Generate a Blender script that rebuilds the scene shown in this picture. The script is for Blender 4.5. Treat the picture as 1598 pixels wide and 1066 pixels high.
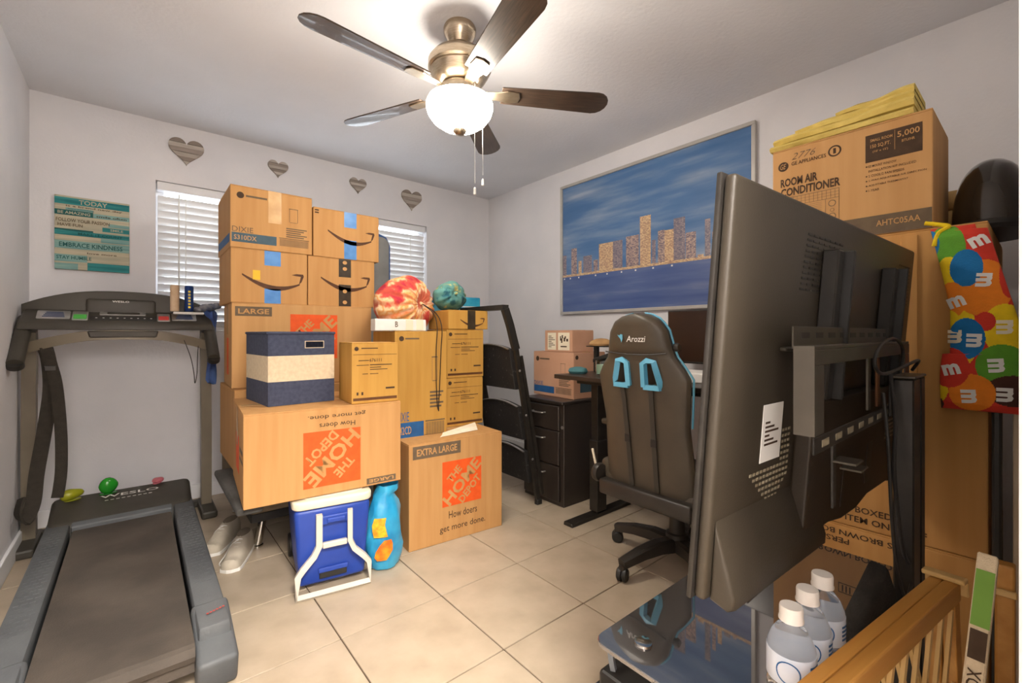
import bpy, bmesh, math, random
from mathutils import Matrix, Vector
R = math.radians
random.seed(7)
for o in list(bpy.data.objects): bpy.data.objects.remove(o)
scene = bpy.context.scene
COL = scene.collection

# ------------------------------------------------------------------ camera
CAM_H = 1.085
cd = bpy.data.cameras.new('camera'); cam = bpy.data.objects.new('camera', cd); COL.objects.link(cam)
cd.sensor_width = 36; cd.lens = 36 * 698.96 / 1598; cd.shift_y = -11.6 / 1598; cd.clip_start = .01
cam.location = (0, 0, CAM_H); cam.rotation_euler = (R(90), 0, -0.69627)
scene.camera = cam
# ------------------------------------------------------------------ world, light, exposure
w = bpy.data.worlds.new('world'); scene.world = w; w.use_nodes = True
w.node_tree.nodes['Background'].inputs[0].default_value = (.86, .93, 1, 1)
w.node_tree.nodes['Background'].inputs[1].default_value = 5.5
scene.view_settings.view_transform = 'Standard'; scene.view_settings.look = 'None'
scene.view_settings.exposure = 0.62; scene.view_settings.gamma = 1.0
LAMP_STRENGTH = 46.0
hl = bpy.data.lights.new('hall_fill_light', 'AREA'); hl.shape = 'DISK'; hl.size = .5; hl.energy = 135; hl.color = (1, .93, .84)  # unseen area light added in the hall, fills surfaces facing the camera
hlo = bpy.data.objects.new('hall_fill_light', hl); COL.objects.link(hlo); hlo.location = (.1, -.75, 2.40)

XL, XR, YB, ZC = -.46, 2.715, 3.615, 2.44

# ------------------------------------------------------------------ materials
def S(r, g, b):
    f = lambda c: (c/255)/12.92 if c/255 <= .04045 else ((c/255+.055)/1.055)**2.4
    return (f(r), f(g), f(b), 1)
MATS = {}
def mat(name, c1, c2=None, rough=.6, metal=0, scale=8, bump=0, bscale=None, stretch=(1,1,1), emit=None, trans=0, spec=.5, coat=0, ior=1.45, detail=4, contrast=(.35,.65)):
    if name in MATS: return MATS[name]
    m = bpy.data.materials.new(name); m.use_nodes = True; nt = m.node_tree; N = nt.nodes; L = nt.links
    p = N['Principled BSDF']
    if c2 is None: c2 = tuple(x*.86 for x in c1[:3]) + (1,)
    tc = N.new('ShaderNodeTexCoord'); mp = N.new('ShaderNodeMapping'); mp.inputs['Scale'].default_value = stretch
    L.new(tc.outputs['Object'], mp.inputs[0])
    no = N.new('ShaderNodeTexNoise'); no.inputs['Scale'].default_value = scale; no.inputs['Detail'].default_value = detail
    L.new(mp.outputs[0], no.inputs['Vector'])
    cr = N.new('ShaderNodeValToRGB'); cr.color_ramp.elements[0].position = contrast[0]; cr.color_ramp.elements[1].position = contrast[1]
    cr.color_ramp.elements[0].color = c1; cr.color_ramp.elements[1].color = c2
    L.new(no.outputs['Fac'], cr.inputs[0]); L.new(cr.outputs[0], p.inputs['Base Color'])
    p.inputs['Roughness'].default_value = rough; p.inputs['Metallic'].default_value = metal
    p.inputs['Specular IOR Level'].default_value = spec; p.inputs['Coat Weight'].default_value = coat; p.inputs['IOR'].default_value = ior
    p.inputs['Transmission Weight'].default_value = trans
    if emit:
        p.inputs['Emission Color'].default_value = emit[0]; p.inputs['Emission Strength'].default_value = emit[1]
    if bump:
        bn = N.new('ShaderNodeTexNoise'); bn.inputs['Scale'].default_value = bscale or scale*6; bn.inputs['Detail'].default_value = 3
        L.new(mp.outputs[0], bn.inputs['Vector'])
        b = N.new('ShaderNodeBump'); b.inputs['Strength'].default_value = bump; b.inputs['Distance'].default_value = .01
        L.new(bn.outputs['Fac'], b.inputs['Height']); L.new(b.outputs[0], p.inputs['Normal'])
    MATS[name] = m
    return m
M = {}
M['wall'] = mat('wall_paint', S(226,224,226), S(219,218,221), .75, scale=3, bump=.12, bscale=60)
M['ceil'] = mat('ceiling_paint', S(226,226,230), S(220,220,224), .8, scale=2, bump=.15, bscale=50)
M['trim'] = mat('white_trim', S(232,232,234), S(226,226,228), .45)
M['tile'] = mat('floor_tile', S(186,170,148), S(171,155,133), .38, scale=7, bump=.03, detail=7, bscale=30)
M['grout'] = mat('grout', S(100,84,68), S(84,70,56), .9)
M['card'] = mat('cardboard', S(190,143,88), S(181,133,79), .8, scale=5, bump=.03, stretch=(6,6,.4))
M['card2'] = mat('cardboard_warm', S(194,149,96), S(185,139,86), .8, scale=4, bump=.03, stretch=(6,6,.4))
M['cardgold'] = mat('cardboard_gold', S(190,144,66), S(179,132,56), .75, scale=5, bump=.03, stretch=(5,5,.4))
M['cardpink'] = mat('cardboard_pink', S(196,152,124), S(186,141,112), .8, scale=4, bump=.03)
M['cardbig'] = mat('cardboard_tall', S(196,146,84), S(182,132,72), .8, scale=3, bump=.04, stretch=(6,6,.3))
M['carddark'] = mat('cardboard_edge', S(150,104,56), None, .85)
M['orange'] = mat('print_orange', S(226,88,24), S(216,80,20), .7, scale=30)
M['ink'] = mat('print_dark', S(62,44,28), S(74,54,36), .8, scale=30)
M['inkgrey'] = mat('print_grey', S(96,80,62), S(106,90,70), .8, scale=30)
M['smile'] = mat('print_brown', S(74,44,22), S(86,52,28), .7, scale=30)
M['bluetape'] = mat('blue_tape', S(92,146,206), S(74,128,192), .3, scale=18, coat=.3)
M['blacktape'] = mat('black_tape', S(48,40,32), S(64,54,42), .35, scale=18)
M['cleartape'] = mat('clear_tape', S(214,176,124), S(198,156,104), .25, scale=12)
M['pblue'] = mat('print_blue', S(36,92,146), S(30,80,130), .6, scale=20)
M['pteal'] = mat('print_slate', S(60,86,98), S(52,76,88), .6, scale=20)
M['pbrown'] = mat('print_band', S(96,58,24), S(86,50,20), .7, scale=20)
M['white'] = mat('white_plain', S(232,230,224), S(222,220,214), .6)
M['cream'] = mat('cream_plastic', S(232,222,198), S(226,214,188), .4)
M['black'] = mat('black_plastic', S(34,32,30), S(42,40,37), .45)
M['blackmetal'] = mat('black_metal', S(40,37,34), S(52,48,43), .38, metal=.2, scale=14)
M['silver'] = mat('brushed_silver', S(200,198,194), S(180,178,174), .3, metal=.9, scale=20)
M['chrome'] = mat('chrome', S(220,215,208), S(205,200,192), .08, metal=1)
def brand(name): return M[name]

# ------------------------------------------------------------------ geometry helpers
def link(o, parent=None):
    COL.objects.link(o)
    if parent is not None: o.parent = parent
    return o
def mesh_obj(name, bm, m, parent=None, smooth=False, loc=None, rot=None):
    bmesh.ops.recalc_face_normals(bm, faces=bm.faces)
    me = bpy.data.meshes.new(name); bm.to_mesh(me); bm.free()
    if smooth:
        for p in me.polygons: p.use_smooth = True
        try: me.set_sharp_from_angle(angle=R(40))
        except Exception: pass
    for mm in (m if isinstance(m, (list, tuple)) else [m]):
        me.materials.append(M[mm] if isinstance(mm, str) else mm)
    o = bpy.data.objects.new(name, me)
    if loc: o.location = loc
    if rot: o.rotation_euler = rot
    return link(o, parent)
def bbox(bm, a, b, bevel=0, seg=1, mtx=None):
    x0,y0,z0 = a; x1,y1,z1 = b
    vs = [bm.verts.new(v) for v in ((x0,y0,z0),(x1,y0,z0),(x1,y1,z0),(x0,y1,z0),(x0,y0,z1),(x1,y0,z1),(x1,y1,z1),(x0,y1,z1))]
    fs = [bm.faces.new([vs[i] for i in q]) for q in ((3,2,1,0),(4,5,6,7),(0,1,5,4),(1,2,6,5),(2,3,7,6),(3,0,4,7))]
    if mtx is not None: bmesh.ops.transform(bm, matrix=mtx, verts=vs)
    if bevel:
        es = list({e for f in fs for e in f.edges})
        bmesh.ops.bevel(bm, geom=es, offset=bevel, segments=seg, affect='EDGES', profile=.5)
def box(name, m, parent, a, b, bevel=.003, seg=1, mtx=None, smooth=False):
    bm = bmesh.new(); bbox(bm, a, b, bevel, seg, mtx); return mesh_obj(name, bm, m, parent, smooth)
def boxes(name, m, parent, lst, bevel=0):
    bm = bmesh.new()
    for a, b in lst: bbox(bm, a, b, bevel)
    return mesh_obj(name, bm, m, parent)
def hexa(name, m, parent, v, bevel=.003, seg=1):   # 8 corners: bottom ring then top ring
    bm = bmesh.new(); vs = [bm.verts.new(p) for p in v]
    for q in ((3,2,1,0),(4,5,6,7),(0,1,5,4),(1,2,6,5),(2,3,7,6),(3,0,4,7)): bm.faces.new([vs[i] for i in q])
    if bevel: bmesh.ops.bevel(bm, geom=list(bm.edges), offset=bevel, segments=seg, affect='EDGES', profile=.5)
    return mesh_obj(name, bm, m, parent, smooth=seg > 1)
XZ = Matrix(((1,0,0,0),(0,0,-1,0),(0,1,0,0),(0,0,0,1)))      # (u,v,n) -> (u,-n,v): faces -y
LEFT = Matrix(((0,0,-1,0),(-1,0,0,0),(0,1,0,0),(0,0,0,1)))    # (u,v,n) -> (-n,-u,v): faces -x
def prism(name, m, parent, poly, t, mtx=Matrix(), bevel=0, seg=1, smooth=False):   # polygon in uv, thickness t along n
    bm = bmesh.new()
    f = bm.faces.new([bm.verts.new((u, v, 0)) for u, v in poly])
    r = bmesh.ops.extrude_face_region(bm, geom=[f])
    bmesh.ops.translate(bm, vec=(0,0,t), verts=[g for g in r['geom'] if isinstance(g, bmesh.types.BMVert)])
    if bevel:
        es = [e for e in bm.edges if abs(e.verts[0].co.z - e.verts[1].co.z) < 1e-6]
        bmesh.ops.bevel(bm, geom=es, offset=bevel, segments=seg, affect='EDGES', profile=.5)
    bmesh.ops.transform(bm, matrix=mtx, verts=bm.verts)
    return mesh_obj(name, bm, m, parent, smooth)
def rrect(x0, y0, x1, y1, r, n=5):
    out = []
    for cx, cy, a in ((x1-r,y0+r,-90),(x1-r,y1-r,0),(x0+r,y1-r,90),(x0+r,y0+r,180)):
        for i in range(n+1): t = R(a + 90*i/n); out.append((cx+r*math.cos(t), cy+r*math.sin(t)))
    return out
def ellipse(cx, cy, rx, ry, n=24, a=0):
    return [(cx + rx*math.cos(t)*math.cos(a) - ry*math.sin(t)*math.sin(a), cy + rx*math.cos(t)*math.sin(a) + ry*math.sin(t)*math.cos(a)) for t in (2*math.pi*i/n for i in range(n))]
def bm_lathe(bm, prof, n=24, c=(0,0,0)):
    rings = []
    for r, z in prof:
        rings.append([bm.verts.new((c[0]+r*math.cos(2*math.pi*i/n), c[1]+r*math.sin(2*math.pi*i/n), c[2]+z)) for i in range(n)] if r > 1e-5 else [bm.verts.new((c[0],c[1],c[2]+z))])
    for a, b in zip(rings, rings[1:]):
        for i in range(n):
            j = (i+1) % n
            if len(a) > 1 and len(b) > 1: bm.faces.new((a[i], a[j], b[j], b[i]))
            elif len(a) > 1: bm.faces.new((a[i], a[j], b[0]))
            elif len(b) > 1: bm.faces.new((a[0], b[j], b[i]))
    if len(rings[0]) > 1: bm.faces.new(rings[0][::-1])
    if len(rings[-1]) > 1: bm.faces.new(rings[-1])
def lathe(name, m, parent, prof, n=24, c=(0,0,0), mtx=None, smooth=True):
    bm = bmesh.new(); bm_lathe(bm, prof, n, c)
    if mtx is not None: bmesh.ops.transform(bm, matrix=mtx, verts=bm.verts)
    return mesh_obj(name, bm, m, parent, smooth)
def smoothpts(pts, k=6):
    P = [Vector(p) for p in pts]; out = []
    for i in range(len(P)-1):
        p0 = P[max(i-1,0)]; p1 = P[i]; p2 = P[i+1]; p3 = P[min(i+2,len(P)-1)]
        for j in range(k):
            t = j/k
            out.append(.5*((2*p1)+(p2-p0)*t+(2*p0-5*p1+4*p2-p3)*t*t+(3*p1-p0-3*p2+p3)*t**3))
    return out + [P[-1]]
def bm_sweep(bm, pts, sect, up=(0,0,1), scale=None):    # sect: list of (a,b) offsets along side and up axes
    P = [Vector(p) for p in pts]; rings = []; up = Vector(up); n = None
    for i, p in enumerate(P):
        t = (P[min(i+1,len(P)-1)] - P[max(i-1,0)]).normalized()
        if n is None:
            n = t.cross(up)
            if n.length < 1e-3: n = t.cross(Vector((1,0,0)))
        else: n = n - t*n.dot(t)
        n.normalize(); b = n.cross(t)
        k = scale[i] if scale else 1
        rings.append([bm.verts.new(p + n*a*k + b*c*k) for a, c in sect])
    m_ = len(sect)
    for a, b in zip(rings, rings[1:]):
        for i in range(m_): bm.faces.new((a[i], a[(i+1)%m_], b[(i+1)%m_], b[i]))
    bm.faces.new(rings[0][::-1]); bm.faces.new(rings[-1])
def circ(r, n=10): return [(r*math.cos(2*math.pi*i/n), r*math.sin(2*math.pi*i/n)) for i in range(n)]
def tube(name, m, parent, pts, r, n=10, k=0, scale=None):
    bm = bmesh.new(); P = smoothpts(pts, k) if k else pts
    bm_sweep(bm, P, circ(r, n), scale=scale); return mesh_obj(name, bm, m, parent, True)
def sweep(name, m, parent, pts, sect, k=0, up=(0,0,1), smooth=True):
    bm = bmesh.new(); bm_sweep(bm, smoothpts(pts, k) if k else pts, sect, up); return mesh_obj(name, bm, m, parent, smooth)
def rs(wd, h): return [(-wd/2,-h/2),(wd/2,-h/2),(wd/2,h/2),(-wd/2,h/2)]
TEXT_CACHE = {}
def text_mesh(s, bold=0, shear=0):
    cu = bpy.data.curves.new('lettering', 'FONT'); cu.body = s; cu.resolution_u = 2; cu.offset = bold; cu.shear = shear
    o = bpy.data.objects.new('lettering', cu); COL.objects.link(o)
    dg = bpy.context.evaluated_depsgraph_get()
    me = bpy.data.meshes.new_from_object(o.evaluated_get(dg))
    bpy.data.objects.remove(o); bpy.data.curves.remove(cu)
    return me
def text(s, m, parent, c, size, mtx, bold=.015, rot=0, shear=0, n=.0012, name='lettering', warp=None):
    """lettering whose box is size=(w,h), centred at c=(u,v) on the face mtx"""
    me = text_mesh(s, bold, shear); me.materials.clear()
    xs = [v.co.x for v in me.vertices]; ys = [v.co.y for v in me.vertices]
    sx = size[0]/(max(xs)-min(xs)); sy = size[1]/(max(ys)-min(ys))
    T = Matrix.Translation((c[0], c[1], n)) @ Matrix.Rotation(rot, 4, 'Z') @ Matrix.Diagonal((sx, sy, 1, 1)) @ Matrix.Translation((-(max(xs)+min(xs))/2, -(max(ys)+min(ys))/2, 0))
    me.transform(T)
    if warp:
        for v in me.vertices: v.co.z = warp(v.co.x, v.co.y)
    me.transform(mtx)
    me.materials.append(M[m] if isinstance(m, str) else m)
    me.name = name
    return link(bpy.data.objects.new(name, me), parent)
def patch(name, m, parent, poly, mtx, n=.0007): 
    bm = bmesh.new(); bm.faces.new([bm.verts.new((u, v, n)) for u, v in poly])
    bmesh.ops.transform(bm, matrix=mtx, verts=bm.verts)
    return mesh_obj(name, bm, m, parent)
def rect(a, b, c, d): return [(a,b),(c,b),(c,d),(a,d)]
def bars(name, m, parent, rects, mtx, n=.0008):   # many small flat printed marks
    bm = bmesh.new()
    for (a,b,c,d) in rects: bm.faces.new([bm.verts.new((u,v,n)) for u,v in rect(a,b,c,d)])
    bmesh.ops.transform(bm, matrix=mtx, verts=bm.verts); o = mesh_obj(name, bm, m, parent); o['kind'] = 'stuff'; return o
def thing(name, label, cat, loc=(0,0,0), rz=0, group=None):
    o = bpy.data.objects.new(name, None); o.empty_display_size = .05; COL.objects.link(o)
    o.location = loc; o.rotation_euler = (0,0,rz); o['label'] = label; o['category'] = cat
    if group: o['group'] = group
    return o
def tag(o, label, cat, group=None):
    o['label'] = label; o['category'] = cat
    if group: o['group'] = group
    return o
def struct(o): o['kind'] = 'structure'; return o

# ================================================================== ROOM
floor = struct(box('floor', 'grout', None, (XL-.15,-1.3,-.1), (XR+.15,YB+.15,-.005), 0))
T, OX, OY = .4115, .9676, 1.6124
full = None; G = .0026
i0 = math.floor((XL-OX)/T); i1 = math.ceil((XR-OX)/T); j0 = math.floor((-1.2-OY)/T); j1 = math.ceil((YB-OY)/T)
for i in range(i0, i1):
    for j in range(j0, j1):
        x0, x1, y0, y1 = OX+i*T+G, OX+(i+1)*T-G, OY+j*T+G, OY+(j+1)*T-G
        cx0, cx1, cy0, cy1 = max(x0, XL), min(x1, XR), max(y0, -1.2), min(y1, YB)
        if cx1-cx0 < .01 or cy1-cy0 < .01: continue
        if (cx0,cx1,cy0,cy1) == (x0,x1,y0,y1):
            if full is None:
                bm = bmesh.new(); bbox(bm, (0,0,-.006), (x1-x0,y1-y0,0), .0012); t = mesh_obj('tile', bm, 'tile', floor, loc=(x0,y0,0)); full = t.data
            else:
                t = link(bpy.data.objects.new('tile', full), floor); t.location = (x0,y0,0)
        else:
            bm = bmesh.new(); bbox(bm, (cx0-x0,cy0-y0,-.006), (cx1-x0,cy1-y0,0), .0012); mesh_obj('tile', bm, 'tile', floor, loc=(x0,y0,0))
struct(box('ceiling', 'ceil', None, (XL-.15,-1.35,ZC), (XR+.15,YB+.2,ZC+.1), 0))
WZ0, WZ1 = 1.10, 2.06
WIN = [(.088, 1.0), (1.10, 2.014)]
segs = [((XL-.15,YB,-.1),(XR+.15,YB+.15,WZ0)), ((XL-.15,YB,WZ1),(XR+.15,YB+.15,ZC)), ((XL-.15,YB,WZ0),(WIN[0][0],YB+.15,WZ1)), ((WIN[0][1],YB,WZ0),(WIN[1][0],YB+.15,WZ1)), ((WIN[1][1],YB,WZ0),(XR+.15,YB+.15,WZ1))]
struct(boxes('wall_back', 'wall', None, segs))
struct(box('wall_left', 'wall', None, (XL-.12,-1.3,-.1), (XL,YB,ZC), 0))
struct(box('wall_right', 'wall', None, (XR,-1.3,-.1), (XR+.12,YB,ZC), 0))
DX0, DX1 = -.36, .52
struct(boxes('wall_front', 'wall', None, [((XL,-.12,-.004),(DX0,0,ZC)), ((DX1,-.12,-.004),(XR,0,ZC)), ((DX0,-.12,2.05),(DX1,0,ZC))]))
struct(box('wall_hall', 'wall', None, (XL,-1.3,-.1), (XR,-1.2,ZC), 0))
struct(box('trim_1', 'trim', None, (DX1,-.0,0), (DX1+.065,.0143,2.05), .002))
struct(box('trim_2', 'trim', None, (DX0-.065,-.0,0), (DX0,.0143,2.05), .002))
struct(box('trim_3', 'trim', None, (DX0-.065,-.0,2.051), (DX1+.065,.0143,2.115), .002))
def base(name, a, b): struct(box(name, 'trim', None, a, b, .004, 2))
base('baseboard_back', (XL,YB-.014,0), (XR,YB,.095)); base('baseboard_left', (XL,.02,0), (XL+.014,YB-.015,.095)); base('baseboard_right', (XR-.014,.02,0), (XR,YB-.015,.095))
M['glass'] = mat('window_glass', (1,1,1,1), (1,1,1,1), .0, trans=1)
M['slat'] = mat('blind_slat', S(226,226,226), S(220,220,220), .5)
for k, (x0, x1) in enumerate(WIN):
    wn = bpy.data.objects.new('window_%d' % (k+1), None); COL.objects.link(wn); wn.location = (x0, YB, WZ0); struct(wn)
    W, H = x1-x0, WZ1-WZ0
    boxes('window_frame', 'trim', wn, [((0,.085,0),(W,.125,.045)), ((0,.085,H-.045),(W,.125,H)), ((0,.085,.045),(.045,.125,H-.045)), ((W-.045,.085,.045),(W,.125,H-.045)), ((.045,.09,H/2-.015),(W-.045,.12,H/2+.015))])
    box('pane', 'glass', wn, (.045,.103,.045), (W-.045,.107,H-.045), 0)
    box('window_sill', 'trim', wn, (.002,.002,.0), (W-.002,.084,.012), .003)
    box('head_rail', 'trim', wn, (.006,.012,H-.055), (W-.006,.072,H-.002), .003)
    ns = 18; sm = None
    for s in range(ns):
        z = .05 + s*(H-.11-.05)/(ns-1)
        if sm is None:
            bm = bmesh.new(); bbox(bm, (.010,-.0245,-.0014), (W-.010,.0245,.0014), .0005, mtx=Matrix.Rotation(R(-63),4,'X'))
            o = mesh_obj('slat', bm, 'slat', wn, loc=(0,.042,z)); sm = o.data
        else: o = link(bpy.data.objects.new('slat', sm), wn); o.location = (0,.042,z)
    for u in (.17, .5, .83): box('ladder_tape', 'white', wn, (W*u-.002,.0165,.02), (W*u+.002,.0178,H-.055), 0)
    box('bottom_rail', 'trim', wn, (.008,.02,.014), (W-.008,.065,.03), .003)
    tube('tilt_wand', 'white', wn, [(W*.13,.008,H-.07), (W*.13,.006,.25)], .004, 6)

# ================================================================== CEILING FAN
FX, FY = 1.09, 1.663
fan = thing('ceiling_fan', 'brushed nickel ceiling fan with five dark wood blades and lit glass bowl', 'ceiling fan', (FX,FY,2.44))
M['nickel'] = mat('brushed_nickel', S(196,180,158), S(176,158,134), .28, metal=.95, scale=30, stretch=(1,1,8))
M['bladewood'] = mat('blade_wood', S(70,56,46), S(48,38,32), .3, scale=10, stretch=(1,14,1), coat=.35, bump=.02)
M['bowl'] = mat('frosted_bowl', S(255,246,224), S(255,240,210), .3, emit=((1,.92,.80,1), LAMP_STRENGTH))
lathe('canopy', 'nickel', fan, [(.066,-.001),(.072,-.014),(.068,-.035),(.052,-.062),(.040,-.080),(.022,-.084)], 28)
lathe('downrod', 'nickel', fan, [(.014,-.08),(.014,-.125)], 14)
lathe('motor_housing', 'nickel', fan, [(.03,-.112),(.07,-.118),(.118,-.135),(.137,-.160),(.138,-.190),(.128,-.198),(.130,-.206),(.112,-.236),(.085,-.262),(.05,-.266)], 36)
lathe('light_fitter', 'nickel', fan, [(.06,-.266),(.085,-.272),(.094,-.286),(.094,-.306),(.112,-.312),(.114,-.318),(.05,-.319)], 30)
lathe('glass_bowl', 'bowl', fan, [(.120,-.3195),(.138,-.328),(.146,-.345),(.146,-.362),(.138,-.388),(.118,-.416),(.085,-.440),(.045,-.454),(.0,-.458)], 36)
lathe('finial', 'nickel', fan, [(.0,-.478),(.018,-.476),(.028,-.466),(.03,-.457),(.02,-.452)], 20)
def blade_poly():
    p = []
    for i in range(9): t = R(-90 + 180*i/8); p.append((.618+.062*max(0,math.cos(t)), .066*math.sin(t)))
    return [(.185,-.05)] + p + [(.185,.05)]
bl = ir = None
for k in range(5):
    a = R(41+72*k)
    rot = Matrix.Rotation(a, 4, 'Z') @ Matrix.Rotation(R(-12), 4, 'X')
    if bl is None:
        bl = prism('blade', 'bladewood', fan, blade_poly(), .006, Matrix.Translation((0,0,-.003)), .0015)
        ir = prism('blade_iron', 'nickel', fan, [(.10,-.018),(.17,-.026),(.21,-.036),(.262,-.030),(.27,0),(.262,.030),(.21,.036),(.17,.026),(.10,.018)], .006, Matrix.Translation((0,0,-.0095)), .002)
        b, r_ = bl, ir
    else:
        b = link(bl.copy(), fan); r_ = link(ir.copy(), fan)
    for q in (b, r_): q.matrix_local = Matrix.Translation((0,0,-.288)) @ rot
for (dx, dy, L_) in ((.085,-.055,.40), (.0,-.115,.47)):
    tube('pull_chain', 'silver', fan, [(dx,dy,-.27), (dx,dy,-.27-L_+.02)], .0016, 6)
    lathe('chain_pull', 'white', fan, [(.0,-.27-L_-.03),(.006,-.27-L_-.026),(.005,-.27-L_),(.0,-.27-L_+.004)], 10, (dx,dy,0))

# ================================================================== WALL ART
# hearts made of planks
M['heartwood'] = [mat('heart_wood_%d' % i, c, tuple(x*.8 for x in c[:3])+(1,), .8, scale=14, stretch=(.6,1,6), bump=.1) for i, c in enumerate((S(176,166,156), S(146,134,124), S(190,180,170), S(160,148,138)))]
def heart(x, z, s, label):
    root = thing('wooden_heart', label, 'wall decor', (x, YB, z), 0, 'plank hearts on the window wall')
    P = []
    for i in range(48):
        t = 2*math.pi*i/48
        P.append((16*math.sin(t)**3/32*s, (13*math.cos(t)-5*math.cos(2*t)-2*math.cos(3*t)-math.cos(4*t)+2.5)/32*s))
    v0, v1 = min(p[1] for p in P), max(p[1] for p in P)
    n = 6
    for k in range(n):
        a, b = v0+(v1-v0)*k/n+.0006, v0+(v1-v0)*(k+1)/n-.0006
        bm = bmesh.new(); f = bm.faces.new([bm.verts.new((u, v, .001)) for u, v in P]); bmesh.ops.triangulate(bm, faces=[f])
        for co, no in (((0,a,0),(0,-1,0)), ((0,b,0),(0,1,0))):
            bmesh.ops.bisect_plane(bm, geom=list(bm.verts)+list(bm.edges)+list(bm.faces), plane_co=co, plane_no=no, clear_outer=True)
        r = bmesh.ops.extrude_face_region(bm, geom=list(bm.faces))
        bmesh.ops.translate(bm, vec=(0,0,.014+.003*(k%2)), verts=[g for g in r['geom'] if isinstance(g, bmesh.types.BMVert)])
        bmesh.ops.transform(bm, matrix=XZ, verts=bm.verts)
        mesh_obj('slat', bm, M['heartwood'][(k*3+int(x*10)) % 4], root)
heart(.245, 2.268, .19, 'largest grey plank heart, above the left window blind')
heart(.788, 2.287, .135, 'small plank heart above the tallest cardboard box, second from left')
heart(1.379, 2.291, .138, 'small plank heart third from left, between the boxes and the right blind')
heart(1.859, 2.262, .195, 'plank heart farthest right, above the right window blind')
# word sign
sg = thing('word_art_sign', 'square teal and cream plank word sign reading TODAY on wall left of window', 'sign', (-.36, YB, 1.455))
SW, SH = .322, .42
M['signcream'] = mat('sign_cream', S(196,186,160), S(170,166,146), .8, scale=9, stretch=(.6,1,8))
M['signteal'] = mat('sign_teal', S(30,112,116), S(58,142,142), .8, scale=9, stretch=(.6,1,8))
M['signpale'] = mat('sign_pale_teal', S(140,176,168), S(110,152,150), .8, scale=9, stretch=(.6,1,8))
M['signdark'] = mat('sign_dark_teal', S(22,82,80), S(34,98,96), .8, scale=9, stretch=(.6,1,8))
box('canvas', 'signcream', sg, (0,-.026,0), (SW,-.001,SH), .002)
rows = [(0,.30,0,.035,'signpale'),(.42,1,0,.045,'signteal'),(0,.42,.045,.085,'signpale'),(.45,1,.05,.08,'signcream'),(0,.4,.09,.115,'signcream'),(0,1,.12,.165,'signpale'),(.6,1,.17,.195,'signpale'),(0,1,.196,.222,'signteal'),(0,.5,.222,.232,'signdark'),(.62,1,.235,.26,'signteal'),(.7,1,.265,.285,'signpale'),(0,.5,.31,.34,'signdark'),(.5,1,.31,.335,'signpale'),(.14,.5,.341,.353,'signpale'),(0,1,.372,.41,'signteal')]
for a,b,c,d,m in rows: box('painted_plank', m, sg, (SW*a+.0005,-.0275,c), (SW*b-.0005,-.0255,d), .0004)
for s, cx, cy, wd, h, m in (('TODAY',.5,.391,.38,.026,'signcream'),('is a brand new day',.52,.362,.75,.012,'ink'),('learn something',.34,.347,.34,.008,'signdark'),('BE AMAZING',.25,.325,.42,.017,'signcream'),('smile often',.75,.322,.42,.012,'ink'),('FOLLOW YOUR PASSION',.37,.282,.7,.020,'inkgrey'),('HAVE FUN',.2,.255,.32,.017,'inkgrey'),('SMILE',.82,.248,.18,.014,'signcream'),('MAKE IT COUNT',.6,.209,.6,.015,'signdark'),('EMBRACE KINDNESS',.48,.142,.84,.026,'signdark'),('love more',.62,.1,.4,.010,'ink'),('STAY HUMBLE',.25,.068,.45,.02,'signdark')):
    text(s, m, sg, (SW*cx, cy), (SW*wd, h), XZ, n=.0285)

# skyline picture on right wall: local u runs towards -Y, faces -X
RW = Matrix.Rotation(R(-90), 4, 'Z')
M['frame'] = mat('pale_silver_frame', S(190,186,180), S(178,174,168), .35, metal=.2)
pc = thing('skyline_picture', 'large silver-framed print of a lit city skyline across dusk water', 'picture', (XR, 2.59, 1.245), R(-90))
PW, PH = 1.527, 1.055
for nm, a, b in (('frame', (0,-.032,0),(PW,-.002,.022)), ('frame', (0,-.032,PH-.022),(PW,-.002,PH)), ('frame', (0,-.032,.0225),(.022,-.002,PH-.0225)), ('frame', (PW-.022,-.032,.0225),(PW,-.002,PH-.0225))):
    box(nm, 'frame', pc, a, b, .002)
def art(name, stops, rot, wave):
    m = bpy.data.materials.new(name); m.use_nodes = True; N = m.node_tree.nodes; L = m.node_tree.links; p = N['Principled BSDF']
    tc = N.new('ShaderNodeTexCoord'); mp = N.new('ShaderNodeMapping'); mp.inputs['Rotation'].default_value = (0, R(rot), 0); mp.inputs['Scale'].default_value = wave
    L.new(tc.outputs['Object'], mp.inputs[0]); no = N.new('ShaderNodeTexNoise'); no.inputs['Scale'].default_value = 3; no.inputs['Detail'].default_value = 6; L.new(mp.outputs[0], no.inputs['Vector'])
    cr = N.new('ShaderNodeValToRGB'); e = cr.color_ramp.elements; e[0].position, e[0].color = stops[0]; e[1].position, e[1].color = stops[1]
    for s_ in stops[2:]: q = e.new(s_[0]); q.color = s_[1]
    L.new(no.outputs['Fac'], cr.inputs[0]); L.new(cr.outputs[0], p.inputs['Base Color']); p.inputs['Roughness'].default_value = .38
    return m
M['artsky'] = art('print_dusk_sky', [(.28, S(56,100,150)), (.48, S(78,116,162)), (.62, S(116,140,172)), (.78, S(164,174,190))], 14, (.5,1,3.2))
M['artwater'] = art('print_water', [(.3, S(62,84,138)), (.55, S(80,100,148)), (.75, S(116,126,160)), (.9, S(160,150,160))], 0, (.6,1,6))
box('print_water', 'artwater', pc, (.0225,-.02,.0225), (PW-.0225,-.004,.312), 0)
box('print_sky', 'artsky', pc, (.0225,-.02,.3125), (PW-.0225,-.004,PH-.0225), 0)
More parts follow.
